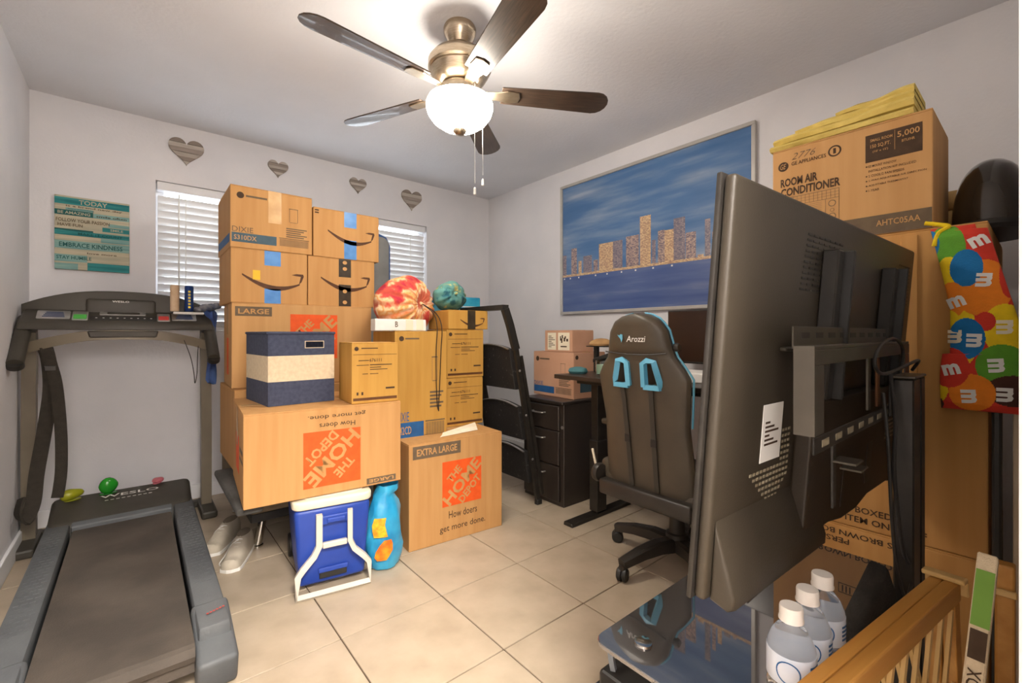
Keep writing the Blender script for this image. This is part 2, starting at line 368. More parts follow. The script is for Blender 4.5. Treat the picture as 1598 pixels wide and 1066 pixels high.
def litwin(name, c1, c2, c3):
    m = bpy.data.materials.new(name); m.use_nodes = True; N = m.node_tree.nodes; L = m.node_tree.links; p = N['Principled BSDF']
    tc = N.new('ShaderNodeTexCoord'); mp = N.new('ShaderNodeMapping'); mp.inputs['Rotation'].default_value = (R(90),0,0)
    L.new(tc.outputs['Object'], mp.inputs[0]); br = N.new('ShaderNodeTexBrick'); br.inputs['Scale'].default_value = 45; br.inputs['Color1'].default_value = c1; br.inputs['Color2'].default_value = c2; br.inputs['Mortar'].default_value = c3
    br.inputs['Mortar Size'].default_value = .03; br.offset = .3; L.new(mp.outputs[0], br.inputs['Vector']); L.new(br.outputs[0], p.inputs['Base Color']); p.inputs['Roughness'].default_value = .4
    return m
M['bldA'] = litwin('print_tower_lights', S(214,184,160), S(110,98,112), S(84,80,104)); M['bldB'] = litwin('print_tower_grey', S(170,152,148), S(104,98,116), S(92,92,112)); M['bldC'] = litwin('print_tower_warm', S(244,214,160), S(178,138,112), S(128,104,104))
BL = [(60,90,530),(130,175,470),(190,215,575),(230,300,530),(315,350,565),(360,475,425),(475,555,405),(585,690,365),(700,790,200),(800,830,400),(850,905,320),(905,980,315),(980,1075,215),(1080,1165,335),(1180,1230,520),(1240,1285,225),(1300,1330,330),(1345,1380,400),(1400,1450,480),(1470,1500,520)]
for i, (a, b, t) in enumerate(BL):
    U = []
    for X in (a, b):
        u = (870+X/5.328-799)/698.96; d = 2.715/(.641+.767*u); U.append((2.59-d*(.767-.641*u), d))
    z = 1.085+(521.4-(300+t/5.328))/698.96*(U[0][1]+U[1][1])/2-1.245
    if U[1][0] > PW-.03: break
    box('print_tower', ('bldB','bldA','bldC')[(i*7) % 3], pc, (max(U[0][0],.024),-.0206,.312), (U[1][0],-.0195,max(z,.335)), 0)
box('print_shore', 'bldC', pc, (.0225,-.0207,.304), (PW-.0225,-.0195,.322), 0)
bars('print_boat_lights', 'white', pc, [(x, .285, x+.012, .296) for x in (.035,.1,.19,.36,.47,.6,.72,.86,1.0)], XZ, .0212)

# ================================================================== CARDBOARD BOXES
def carton(name, label, loc, rz, w, d, h, m='card', group=None, tape='cleartape', left_seam=False):
    r = thing(name, label, 'cardboard box', loc, rz, group)
    box('body', m, r, (0,0,0), (w,d,h-.005), .0035, 2)
    box('top_flap', m, r, (.001,.001,h-.005), (w-.001,d/2-.0015,h), .001)
    box('top_flap', m, r, (.001,d/2+.0015,h-.005), (w-.001,d-.001,h), .001)
    box('tape', tape, r, (w*.02,d/2-.025,h), (w*.98,d/2+.025,h+.0008), 0)
    return r
def LF(d): return LEFT @ Matrix.Translation((-d, 0, 0))     # u from the back edge to the front edge of the left face
FLIP = lambda w, h: XZ @ Matrix.Translation((w, h, 0)) @ Matrix.Rotation(math.pi, 4, 'Z')
def depot(r, mtx, cx, cy, s, tan='card'):
    patch('logo_square', 'orange', r, rect(cx-s/2,cy-s/2,cx+s/2,cy+s/2), mtx)
    a = R(45)
    for t_, off, ww, hh in (('THE', .285, .40, .17), ('HOME', .0, 1.17, .28), ('DEPOT', -.275, .70, .18)):
        sh = (.04 if t_ == 'THE' else .0 if t_ == 'HOME' else .0)
        u = cx + s*(-off*math.sin(a)) + s*sh*0; v = cy + s*(off*math.cos(a))
        text(t_, tan, r, (u, v), (ww*s, hh*s), mtx, .03, a, name='logo_lettering')
def doers(r, mtx, cx, cy, wd, h):
    text('How doers', 'ink', r, (cx, cy+h*.6), (wd*.62, h*.62), mtx, .004)
    text('get more done.', 'ink', r, (cx, cy-h*.55), (wd, h*.68), mtx, .004)
def size_tag(r, mtx, s, x0, y0, x1, y1):
    patch('size_tag', 'inkgrey', r, rect(x0,y0,x1,y1), mtx)
    text(s, 'card', r, ((x0+x1)/2,(y0+y1)/2), ((x1-x0)*.84,(y1-y0)*.55), mtx, .02)
def smile(r, mtx, cx, cy, s):
    P1, P2 = [], []
    for i in range(15):
        t = i/14; x = -s/2 + s*.94*t; y = -.30*s*math.sin(math.pi*(.08+.80*t))*.62 + .10*s*(1-t)**1.5
        th = s*(.030+.075*math.sin(math.pi*min(1,t*1.02))*.75)
        P1.append((cx+x, cy+y+th*.35)); P2.append((cx+x, cy+y-th*.65))
    patch('smile_arrow', 'smile', r, P1 + P2[::-1], mtx)
    x, y = cx+s*.5, cy+s*.02
    patch('smile_arrow_head', 'smile', r, [(x-s*.20,y+s*.075),(x-s*.12,y+s*.10),(x,y+s*.10),(x+s*.012,y+s*.06),(x-s*.03,y-s*.05),(x-s*.075,y-s*.09),(x-s*.055,y-s*.01),(x-s*.04,y+s*.055),(x-s*.12,y+s*.06)], mtx, .0008)
def paper_print(r, mtx, w, h, code, band, mb='pblue', scale=1):
    patch('logo_disc', 'ink', r, ellipse(.045*scale, h-.05*scale, .017*scale, .017*scale), mtx)
    bars('fine_print', 'inkgrey', r, [(.07*scale, h-.055*scale, .17*scale, h-.045*scale)] + [(w*.66, h*(.40-.035*k), w*(.93-.04*(k % 3)), h*(.418-.035*k)) for k in range(5)], mtx)
    text('DIXIE', 'inkgrey' if mb == 'pteal' else 'pblue', r, (w*.14, h*(band+.055)), (w*.24, h*.085), mtx, .0)
    patch('blue_band', mb, r, rect(w*.015, h*(band-.15), w*.54, h*band), mtx)
    if code: text(code, 'card2', r, (w*.17, h*(band-.075)), (w*.26, h*.075), mtx, .01, n=.0015)
    bars('barcode_panel', 'inkgrey', r, [(w*(.58+.017*k), h*(band-.14), w*(.589+.017*k), h*(band-.02)) for k in range(22)] + [(w*.57,h*(band-.012),w*.96,h*band)], mtx)
    pc_ = [(w*.70,h*.75),(w*.81,h*.75),(w*.795,h*.52),(w*.715,h*.52)]
    bars('cup_drawing', 'inkgrey', r, [(w*.695,h*.745,w*.815,h*.755),(w*.71,h*.515,w*.80,h*.522),(w*.70,h*.52,w*.706,h*.75),(w*.804,h*.52,w*.81,h*.75)], mtx)
def gold_print(r, mtx, w, h):
    bars('fine_print', 'ink', r, [(w*.03,h*.80,w*.97,h*.806),(w*.2,h*.90,w*.55,h*.915),(w*.14,h*.70,w*.36,h*.712),(w*.10,h*.625,w*.36,h*.635),(w*.38,h*.625,w*.86,h*.64),(w*.38,h*.585,w*.62,h*.597),(w*.38,h*.55,w*.76,h*.562),(w*.22,h*.48,w*.34,h*.49),(w*.38,h*.48,w*.56,h*.49),(w*.72,h*.22,w*.92,h*.25),(w*.1,h*.14,w*.14,h*.19),(w*.2,h*.14,w*.24,h*.19)], mtx)
    text('676111', 'ink', r, (w*.50, h*.71), (w*.26, h*.055), mtx, .012)
    patch('print_band', 'pbrown', r, rect(w*.03,h*.05,w*.97,h*.095), mtx)
    patch('logo_disc', 'ink', r, ellipse(w*.1, h*.9, w*.045, w*.045), mtx)

# --- front stack on the futon
g = 'moving boxes with the orange square'
b = carton('moving_box', 'upside-down moving box with orange logo, carrying the navy striped bin', (.314,2.0,.40), R(-4.5), .637, .55, .37, 'card', g)
fm = FLIP(.637,.37)
depot(b, fm, .305, .215, .235); doers(b, fm, .285, .055, .24, .034); size_tag(b, fm, 'LARGE', .025,.335,.16,.362)
patch('side_print', 'orange', b, rect(.20,.09,.36,.25), LF(.55)); bars('side_print', 'inkgrey', b, [(.40,.20,.52,.22),(.38,.165,.53,.18)], LF(.55))
patch('packing_tape', 'cleartape', b, rect(.24,.20,.30,.365), LF(.55), .001)
bb = carton('plain_carton', 'plain cardboard box hidden at the back under the LARGE box', (.37,2.60,.395), 0, .60, .50, .408, 'card')
b = carton('moving_box', 'moving box marked LARGE behind the navy bin, under the smile-arrow boxes', (.370,2.686,.8045), R(-2.8), .727, .42, .444, 'card2', g)
size_tag(b, XZ, 'LARGE', .015,.375,.185,.425); depot(b, XZ, .40, .265, .25)
patch('side_print', 'orange', b, rect(.17,.06,.27,.26), LF(.42)); patch('packing_tape', 'cleartape', b, rect(.18,.28,.24,.44), LF(.42), .001)
b = carton('shipping_box', 'smile-arrow box with blue tape and yellow tag, lower left of four', (.368,2.70,1.2497), 0, .372, .42, .285, 'card', 'smile-arrow boxes', 'bluetape')
smile(b, XZ, .20, .135, .30); patch('blue_tape', 'bluetape', b, rect(.155,.205,.235,.284), XZ); patch('blue_tape', 'bluetape', b, rect(.155,.001,.235,.08), XZ); patch('yellow_tag', mat('yellow_tag', S(238,190,40)), b, rect(.10,.125,.135,.175), XZ, .0014)
b = carton('shipping_box', 'smile-arrow box with black tape, lower right beside tie-dye sack', (.744,2.70,1.2497), 0, .392, .42, .283, 'card', 'smile-arrow boxes', 'blacktape')
smile(b, XZ, .215, .15, .29); patch('black_tape', 'blacktape', b, rect(.172,.175,.245,.282), XZ); patch('black_tape', 'blacktape', b, rect(.172,.001,.245,.13), XZ)
for v in (.262,.225,.09,.025): patch('tape_mark', 'card2', b, ellipse(.208, v, .013, .011, 14), XZ, .0012)
b = carton('shipping_box', 'smile-arrow box with blue tape, upper right of the stack', (.773,2.70,1.5345), 0, .392, .40, .283, 'card', 'smile-arrow boxes', 'bluetape')
smile(b, XZ, .22, .145, .28); patch('blue_tape', 'bluetape', b, rect(.175,.19,.25,.282), XZ); patch('blue_tape', 'bluetape', b, rect(.175,.001,.25,.115), XZ)
bars('corner_mark', 'ink', b, [(.008,.262,.03,.27),(.008,.248,.03,.256)], XZ)
b = carton('paper_cup_carton', 'tall carton with slate band reading S310DX on top of the stack', (.366,2.70,1.5365), 0, .40, .45, .324, 'card', 'cup cartons')
paper_print(b, XZ, .40, .324, 'S310DX', .24, 'pteal'); patch('packing_tape', 'cleartape', b, rect(.175,.15,.24,.323), XZ, .0009)
patch('side_band', 'pblue', b, rect(.02,.03,.43,.075), LF(.45))
# --- bin and gold box
M['navy'] = mat('navy_canvas', S(58,64,84), S(70,76,96), .95, scale=60, bump=.35, bscale=500)
M['linen'] = mat('cream_canvas', S(222,204,172), S(210,190,158), .95, scale=60, bump=.35, bscale=500)
bn = thing('storage_bin', 'navy and cream striped fabric storage bin with cut-out handle', 'storage bin', (.430,2.15,.771), R(4))
bw, bd, bh, th = .286, .35, .318, .008
def bin_band(nm, m, z0, z1, hole=False):
    bm = bmesh.new()
    for a, c in (((0,bd-th,z0),(bw,bd,z1)), ((0,th,z0),(th,bd-th,z1)), ((bw-th,th,z0),(bw,bd-th,z1))): bbox(bm, a, c)
    if hole:
        hx0, hx1, hz0, hz1 = .155, .235, z0+.035, z0+.062
        for a, c in (((0,0,z0),(hx0,th,z1)), ((hx1,0,z0),(bw,th,z1)), ((hx0,0,z0),(hx1,th,hz0)), ((hx0,0,hz1),(hx1,th,z1))): bbox(bm, a, c)
    else: bbox(bm, (0,0,z0),(bw,th,z1))
    mesh_obj(nm, bm, m, bn)
bin_band('lower_band', 'navy', .0, .105); bin_band('middle_band', 'linen', .105, .218); bin_band('upper_band', 'navy', .218, .318, True)
box('bottom', 'navy', bn, (th,th,.002), (bw-th,bd-th,.008), 0)
box('lining', 'black', bn, (th+.002,th+.012,.01), (bw-th-.002,bd-th-.002,.20), .01)
tube('rim', 'navy', bn, [(0,0,.319),(bw,0,.319),(bw,bd,.319),(0,bd,.319),(0,0,.319)], .006, 8)
bars('handle_hem', 'linen', bn, [(.152,.25,.238,.253),(.152,.28,.238,.283),(.152,.253,.155,.28),(.235,.253,.238,.28)], XZ)
gg = 'gold cartons numbered 676111'
b = carton('gold_carton', 'gold carton numbered 676111 standing right beside the navy bin', (.730,1.985,.771), R(-5), .214, .22, .275, 'cardgold', gg); gold_print(b, XZ, .214, .275)
# --- futon, cushion
M['taupe'] = mat('taupe_fabric', S(120,104,82), S(104,90,70), .95, scale=20, bump=.2, bscale=300)
M['pattern'] = mat('grey_pattern_fabric', S(54,52,49), S(82,81,78), .95, scale=16, bump=.2, stretch=(1,.25,1))
fu = thing('futon', 'low taupe futon seat on slanted chrome legs beneath the boxes', 'futon', (.40,2.44,0))
box('seat', 'taupe', fu, (0,0,.21), (.60,.86,.394), .03, 3, smooth=True)
box('frame_board', 'black', fu, (.02,.03,.165), (.58,.83,.21), .004)
for x, y, sx in ((.10,.16,-.03), (.50,.16,.03), (.10,.74,-.03), (.50,.74,.03)):
    tube('leg', 'chrome', fu, [(x,y,.166), (x+sx,y-.005,.006)], .021, 16); lathe('leg_foot', 'chrome', fu, [(.028,.0005),(.028,.008),(.02,.012)], 16, (x+sx,y-.005,0))
cu = tag(box('folded_blanket', 'pattern', None, (.296,2.03,.366), (.392,2.70,.3985), .012, 3, smooth=True), 'folded grey patterned blanket edge squeezed beneath the upside-down moving box', 'blanket')

# --- cooler
M['cooler'] = mat('cooler_blue', S(36,64,150), S(42,72,162), .4, scale=6, bump=.02)
M['handlewhite'] = mat('handle_plastic', S(206,200,188), S(194,188,176), .45)
cl = thing('rolling_cooler', 'blue rolling cooler with cream lid and white pull handle', 'cooler', (.50,1.985,0), R(-9.8))
hexa('body', 'cooler', cl, [(.012,.012,.025),(.278,.012,.025),(.278,.42,.025),(.012,.42,.025),(-.008,-.012,.355),(.298,-.012,.355),(.298,.44,.355),(-.008,.44,.355)], .018, 3)
prism('lid', 'cream', cl, rrect(-.016,-.02,.306,.448,.04), .036, Matrix.Translation((0,0,.3555)), .009, 3, True)
prism('lid_inset', 'cream', cl, rrect(.012,.010,.278,.40,.045), .004, Matrix.Translation((0,0,.392)), .002, 2, True)
la = box('latch', 'cooler', cl, (.095,-.026,.285), (.21,-.008,.322), .004, 2); box('latch_grip', 'cooler', la, (.115,-.036,.292), (.19,-.026,.312), .004)
box('lower_recess', 'black', cl, (.09,.0005,.05), (.20,.012,.075), .002); box('lower_panel', 'cooler', cl, (.085,-.004,.075), (.205,.006,.095), .003)
H_ = [(.085,.335),(.085,.205),(.065,.165),(.022,.125),(.004,.10),(.0,.012),(.288,.012),(.284,.10),(.266,.125),(.225,.165),(.208,.205),(.208,.335)]
sweep('pull_handle', 'handlewhite', cl, [(u, -.030-.012*(v < .15)*1.0, v) for u, v in H_], rs(.024,.020), up=(0,1,0), smooth=False)
box('handle_bar', 'handlewhite', cl, (.098,-.038,.19), (.196,-.018,.214), .004)
for x in (-.004, .268):
    lathe('wheel', 'black', cl, [(.0,-.013),(.05,-.013),(.055,-.008),(.055,.008),(.05,.013),(.0,.013)], 20, mtx=Matrix.Translation((x+.013,.40,.0555)) @ Matrix.Rotation(R(90),4,'Y'))
# --- snack bag
M['bagblue'] = mat('foil_bag_blue', S(30,134,184), S(60,168,208), .28, scale=9, coat=.4, bump=.35, bscale=14)
sb = thing('snack_bag', 'crinkled blue foil bag with orange print between cooler and box', 'bag', (.888,2.0,0))
bm = bmesh.new(); rings = []; prof = [(.045,0),(.068,.008),(.078,.05),(.081,.10),(.080,.16),(.078,.22),(.072,.27),(.062,.30),(.052,.322),(.047,.338),(.054,.355),(.050,.380)]
for k, (r, z) in enumerate(prof):
    rr = random.Random(k)
    rings.append([bm.verts.new(((.018 if k > 9 else 0)+r*(1+.10*math.sin(3*t+k*1.3)+.08*rr.uniform(-1,1))*math.cos(t), r*.85*(1+.10*math.sin(4*t+k)+.05*rr.uniform(-1,1))*math.sin(t), z)) for t in (2*math.pi*i/22 for i in range(22))])
for a, b2 in zip(rings, rings[1:]):
    for i in range(22): bm.faces.new((a[i], a[(i+1)%22], b2[(i+1)%22], b2[i]))
bm.faces.new(rings[0][::-1])
mesh_obj('bag_body', bm, 'bagblue', sb, True)
def wrap_patch(nm, m, parent, poly_rows, ctr_ang, rad):
    bm = bmesh.new(); prev = None
    for z, a0, a1, r in poly_rows:
        row = [bm.verts.new((r*math.cos(ctr_ang+R(a0+(a1-a0)*i/6)), r*.86*math.sin(ctr_ang+R(a0+(a1-a0)*i/6)), z)) for i in range(7)]
        if prev:
            for i in range(6): bm.faces.new((prev[i], prev[i+1], row[i+1], row[i]))
        prev = row
    return mesh_obj(nm, bm, m, parent, True)
M['snackor'] = mat('snack_print', S(238,150,30), S(226,96,24), .4, scale=30)
wrap_patch('yellow_print', mat('snack_yellow', S(240,190,40), S(230,130,30), .4, scale=40), sb, [(.165,-22,18,.092),(.19,-26,14,.093),(.22,-28,10,.092),(.25,-22,14,.087)], R(-118), 0)
wrap_patch('orange_print', 'snackor', sb, [(.06,-20,6,.092),(.075,-28,14,.093),(.10,-24,24,.094),(.13,-12,24,.094),(.15,0,20,.093)], R(-110), 0)
# --- extra large box and what stands on it
b = carton('moving_box', 'moving box marked EXTRA LARGE standing upright on the floor tiles', (1.032,2.031,0), R(-4.7), .555, .55, .533, 'card', g)
size_tag(b, XZ, 'EXTRA LARGE', .02,.455,.29,.52); depot(b, XZ, .30, .30, .235); doers(b, XZ, .305, .10, .275, .062)
patch('crease', 'carddark', b, rect(.34,.42,.341,.53), XZ)
bl_ = tag(hexa('white_plastic_sheet', mat('white_plastic', S(238,228,206), S(226,212,186), .35, scale=12, bump=.3), None, [(1.23,2.075,.5345),(1.50,2.10,.5345),(1.54,2.19,.5345),(1.28,2.11,.5345),(1.25,2.08,.542),(1.50,2.115,.556),(1.53,2.17,.566),(1.27,2.105,.552)], .002), 'crumpled white plastic strip lying on the EXTRA LARGE box', 'plastic sheet')
b = carton('paper_cup_carton', 'tall carton with blue band reading 242CD under the tie-dye sack', (1.035,2.195,.5345), R(-5), .300, .36, .566, 'cardgold', 'cup cartons')
paper_print(b, XZ, .30, .566, '242CD', .14, 'pblue', .8)
b = carton('gold_carton', 'lower gold carton in the pair behind the EXTRA LARGE box', (1.392,2.27,.5345), R(-4), .255, .27, .288, 'cardgold', gg); gold_print(b, XZ, .255, .288)
b = carton('gold_carton', 'upper gold carton in the pair, under the small smile-arrow box', (1.395,2.268,.824), R(-4), .255, .27, .288, 'cardgold', gg); gold_print(b, XZ, .255, .288)
b = carton('shipping_box', 'small flat smile-arrow box with black tape under the teal sack', (1.405,2.265,1.114), R(-4), .275, .27, .115, 'cardgold', 'smile-arrow boxes', 'blacktape')
smile(b, XZ, .165, .05, .17); patch('black_tape', 'blacktape', b, rect(.13,.001,.185,.114), XZ, .001)
wb = thing('white_long_box', 'narrow white box lying under the edge of the tie-dye sack', 'box', (.935,2.215,1.102), R(-4))
box('body', 'white', wb, (0,0,0), (.285,.07,.062), .004, 2)
for x in (.165,.225): box('wrap', 'cream', wb, (x,-.0012,.002), (x+.045,.0712,.063), .003)
text('B', 'inkgrey', wb, (.115,.035), (.016,.03), XZ)
# tie-dye sack
def tiedye(name, cols, k, noise=2.5, stripe=None, amount=.45):
    m = bpy.data.materials.new(name); m.use_nodes = True; N = m.node_tree.nodes; L = m.node_tree.links; p = N['Principled BSDF']; p.inputs['Roughness'].default_value = .9
    tc = N.new('ShaderNodeTexCoord'); sh = N.new('ShaderNodeMapping'); L.new(tc.outputs['Object'], sh.inputs[0])
    sp = N.new('ShaderNodeSeparateXYZ'); L.new(sh.outputs[0], sp.inputs[0]); sh.inputs['Location'].default_value = (-.04,0,0)
    at = N.new('ShaderNodeMath'); at.operation = 'ARCTAN2'; L.new(sp.outputs['Z'], at.inputs[0]); L.new(sp.outputs['X'], at.inputs[1])
    no = N.new('ShaderNodeTexNoise'); no.inputs['Scale'].default_value = noise; no.inputs['Detail'].default_value = 5; L.new(tc.outputs['Object'], no.inputs['Vector'])
    cr = N.new('ShaderNodeValToRGB'); e = cr.color_ramp.elements; e[0].position = .38; e[0].color = cols[0]; e[1].position = .62; e[1].color = cols[-1]
    for i, c in enumerate(cols[1:-1]): q = e.new(.38+.24*(i+1)/(len(cols)-1)); q.color = c
    L.new(no.outputs['Fac'], cr.inputs[0])
    mu = N.new('ShaderNodeMath'); mu.operation = 'MULTIPLY_ADD'; mu.inputs[1].default_value = k; L.new(at.outputs[0], mu.inputs[0])
    m2 = N.new('ShaderNodeMath'); m2.operation = 'MULTIPLY'; m2.inputs[1].default_value = 9; L.new(no.outputs['Fac'], m2.inputs[0]); L.new(m2.outputs[0], mu.inputs[2])
    si = N.new('ShaderNodeMath'); si.operation = 'SINE'; L.new(mu.outputs[0], si.inputs[0])
    mr = N.new('ShaderNodeMapRange'); mr.inputs['From Min'].default_value = .1; mr.inputs['From Max'].default_value = .9; mr.inputs['To Max'].default_value = amount; L.new(si.outputs[0], mr.inputs['Value'])
    mx = N.new('ShaderNodeMix'); mx.data_type = 'RGBA'; L.new(mr.outputs[0], mx.inputs['Factor']); L.new(cr.outputs[0], mx.inputs['A']); mx.inputs['B'].default_value = stripe or cols[0]
    L.new(mx.outputs['Result'], p.inputs['Base Color'])
    return m
M['tiedye'] = tiedye('tie_dye_cloth', [S(170,34,56), S(214,78,62), S(228,196,148), S(222,146,70), S(232,208,166), S(196,96,70)], 17, 6, S(190,84,56), .6)
M['tealcloth'] = tiedye('teal_floral_cloth', [S(34,92,108), S(84,142,138), S(104,154,144), S(96,150,140), S(196,182,104)], 5, 16, S(60,120,124), .4)
def sack(name, label, m, loc, rz, rx, ry, rzz, gather, pleats, amp):
    r = thing(name, label, 'cloth sack', loc, rz)
    bm = bmesh.new(); nu, nv = 160, 34; rings = []
    for j in range(1, nv):
        th = math.pi*j/nv; ring = []
        for i in range(nu):
            ph = 2*math.pi*i/nu
            f = 1 + amp*math.sin(pleats*ph + 1.7*math.sin(2*ph) + .8*math.sin(5*ph))*math.exp(-th*1.9)*math.sin(min(th*2.2, math.pi/2)) + .035*math.sin(3*ph+2*th+1) + .03*math.sin(2*ph-3*th) + .012*math.sin(9*ph+4*th)
            dimple = -.26*math.exp(-(th/.34)**2)
            x = rx*math.sin(th)*math.cos(ph)*f; z = rzz*math.sin(th)*math.sin(ph)*f; y = -ry*(math.cos(th)+dimple)
            s = gather[0]*math.cos(th/2)**2, gather[1]*math.cos(th/2)**2
            z = max(z, -rzz*.9)
            ring.append(bm.verts.new((x+s[0]*rx, y, z+s[1]*rzz)))
        rings.append(ring)
    for a, b2 in zip(rings, rings[1:]):
        for i in range(nu): bm.faces.new((a[i], a[(i+1)%nu], b2[(i+1)%nu], b2[i]))
    bm.faces.new(rings[0][::-1]); bm.faces.new(rings[-1])
    zmin = min(v.co.z for v in bm.verts)
    o = mesh_obj('sack_body', bm, m, r, True, loc=(0,0,-zmin))
    g0 = Vector((gather[0]*rx, -ry*.74, gather[1]*rzz - zmin))
    lathe('tied_knot', m, r, [(.0,-.012),(.012,-.008),(.014,.0),(.010,.010),(.004,.02),(.0,.022)], 14, mtx=Matrix.Translation(g0) @ Matrix.Rotation(R(90),4,'X'))
    return r, g0
ts, g0 = sack('tie_dye_sack', 'red and orange tie-dye cloth sack gathered at its drawstring knot', 'tiedye', (1.192,2.43,1.1015), R(25), .205, .13, .172, (.22,.05), 17, .26)
P0 = g0 + Vector((0,-.012,0))
TSI = (Matrix.Translation((1.192,2.43,1.1015)) @ Matrix.Rotation(R(25), 4, 'Z')).inverted()
for dx in (-.014, .016):
    tube('drawstring', 'black', ts, [P0] + [TSI @ Vector(p) for p in ((1.285+dx*.6,2.215,1.20), (1.283+dx,2.162,1.118), (1.275+dx,2.158,1.0), (1.272+dx*.8,2.158,.85), (1.272+dx*.3,2.158,.70), (1.276,2.157,.66))], .0026, 6, 5)
sack('teal_floral_sack', 'teal cloth sack with yellow flowers slumped behind the tie-dye sack', 'tealcloth', (1.565,2.455,1.2305), R(20), .145, .10, .095, (-.6,.3), 9, .30)

# grey board with blue edge by right window
ib = thing('ironing_board', 'grey padded board with blue edge standing behind the smile-arrow boxes', 'board', (1.31,3.25,0), R(8))
prism('board', mat('grey_pad', S(150,150,148), S(136,136,134), .9, scale=8), ib, rrect(0,.55,.17,1.82,.06), .03, XZ, .004, 2, True)
sweep('blue_edge', mat('edge_blue', S(54,92,150), None, .6), ib, [(.004,-.015,.6),(.004,-.015,1.76),(.03,-.015,1.81),(.085,-.015,1.825),(.14,-.015,1.81),(.166,-.015,1.76),(.166,-.015,.6)], rs(.036,.012), up=(0,1,0))
for x in (.03,.14): tube('leg', 'silver', ib, [(x,-.015,.56),(x,-.015,.002)], .012, 10)

# turquoise and white carton at the corner
tc_ = thing('turquoise_carton', 'white carton with turquoise top standing in the corner behind the ladder', 'carton', (1.70,2.80,0), R(-6))
box('body', 'white', tc_, (0,0,0), (.30,.22,1.12), .004)
box('turquoise_top', mat('turquoise_print', S(20,140,180), S(70,176,204), .5, scale=9), tc_, (-.002,-.002,1.121), (.302,.222,1.36), .006)
box('white_stripe', 'white', tc_, (.06,-.0035,1.285), (.303,-.002,1.292), 0)
text('on Beach', 'inkgrey', tc_, (.20,1.075), (.17,.03), XZ, .004)

# ================================================================== STEP LADDER
ld = thing('step_ladder', 'folded black metal step ladder leaning beside the gold cartons', 'ladder', (1.962,2.085,0))
LX = lambda z: -.205*z/1.08
def lp(z, y, o=0): return (LX(z)+o, y, z)
for y in (0, .44):
    sweep('rail', 'blackmetal', ld, [lp(.02,y), lp(.55,y), lp(1.02,y)], rs(.030,.020), up=(0,1,0), smooth=False)
    sweep('rear_rail', 'blackmetal', ld, [lp(.06,y,.045), lp(.55,y,.04), lp(.95,y,.03)], rs(.022,.018), up=(0,1,0), smooth=False)
    box('rubber_foot', 'black', ld, (-.022,y-.016,.0), (.022,y+.016,.035), .005)
    sweep('handle_arm', 'black', ld, [lp(.99,y), lp(1.06,y,-.01), lp(1.13,y,-.018), lp(1.19,y,-.03), lp(1.235,y,-.04)], rs(.045,.028), up=(0,1,0), k=3)
    for z in (.30,.58,.86): lathe('rivet', 'silver', ld, [(.0,0),(.008,0),(.006,.004),(0,.005)], 10, mtx=Matrix.Translation((LX(z)-.004,y-.012,z)) @ Matrix.Rotation(R(90),4,'X'))
sweep('handle_bar', 'black', ld, [lp(1.245,-.01,-.04), lp(1.245,.45,-.04)], rs(.045,.03), up=(0,0,1))
M['tread'] = mat('ladder_tread', S(36,34,33), S(96,92,88), .6, scale=46, contrast=(.62,.78), bump=.2, bscale=120)
for z0, z1 in ((.14,.37),(.42,.66),(.74,1.02)):
    n = 12; tp = []
    for i in range(n+1): t = i/n; tp.append((.03+.38*t, z1-.028*(2*t-1)**2))
    poly = [(.03,z0)] + [(.41,z0)] + tp[::-1]
    sl = Matrix(((1,0,-.19,0),(0,1,0,0),(0,0,1,0),(0,0,0,1)))
    sh = Matrix.Identity(4); sh[0][2] = -.19
    # tread panel: uv -> (y, z), thickness along x
    YZ = Matrix(((0,0,-1,0),(1,0,0,0),(0,1,0,0),(0,0,0,1)))
    tr = prism('tread', 'tread', ld, poly, .034, sh @ Matrix.Translation((.005,0,0)) @ YZ, .004, 2)
    sweep('tread_edge', 'silver', tr, [( -.19*z-.032, y, z) for y, z in tp], rs(.012,.006), up=(0,1,0))

# ================================================================== FILING CABINET + BOXES ON IT
M['blackwood'] = mat('black_wood', S(40,34,30), S(52,44,38), .35, scale=8, stretch=(1,1,.2), coat=.2)
fc = thing('filing_cabinet', 'black wooden three-drawer filing cabinet with silver handles', 'cabinet', (2.018,2.30,0), R(-90))
fw, fd, fh = .368, .52, .662
box('body', 'blackwood', fc, (0,.018,0), (fw,fd,fh-.02), .003)
box('top', 'blackwood', fc, (-.006,.0,fh-.0195), (fw+.006,fd+.005,fh), .003)
for z0, z1 in ((.03,.255),(.26,.475),(.48,.635)):
    dr = box('drawer', 'blackwood', fc, (.012,0,z0), (fw-.03,.017,z1-.006), .003)
    zc = z1-.055
    tube('handle', 'silver', dr, [(.11,.0,zc),(.115,-.022,zc),(.14,-.028,zc),(.19,-.028,zc),(.215,-.022,zc),(.22,.0,zc)], .005, 8, 3)
lathe('lock', 'silver', fc, [(.0,-.006),(.010,-.005),(.011,.002)], 14, mtx=Matrix.Translation((fw-.012,.016,.50)) @ Matrix.Rotation(R(-90),4,'X') @ Matrix.Rotation(R(180),4,'X'))
b = carton('paper_cup_carton', 'pinkish carton with blue band lying on the filing cabinet', (2.168,2.352,.6625), R(-93), .40, .30, .302, 'cardpink', 'cup cartons')
paper_print(b, XZ, .40, .302, None, .22, 'pblue')
b.children  # parts made above
RS = lambda w_: Matrix(((0,0,1,w_),(1,0,0,0),(0,1,0,0),(0,0,0,1)))     # right face: u runs from front to back
patch('side_band', 'pteal', b, rect(.06,.04,.28,.10), RS(.40)); patch('logo_disc', 'ink', b, ellipse(.03,.27,.014,.014), RS(.40))
b = carton('small_carton', 'small carton with white printed labels on top of the pinkish carton', (2.18,2.25,.966), R(-93), .27, .20, .145, 'cardpink')
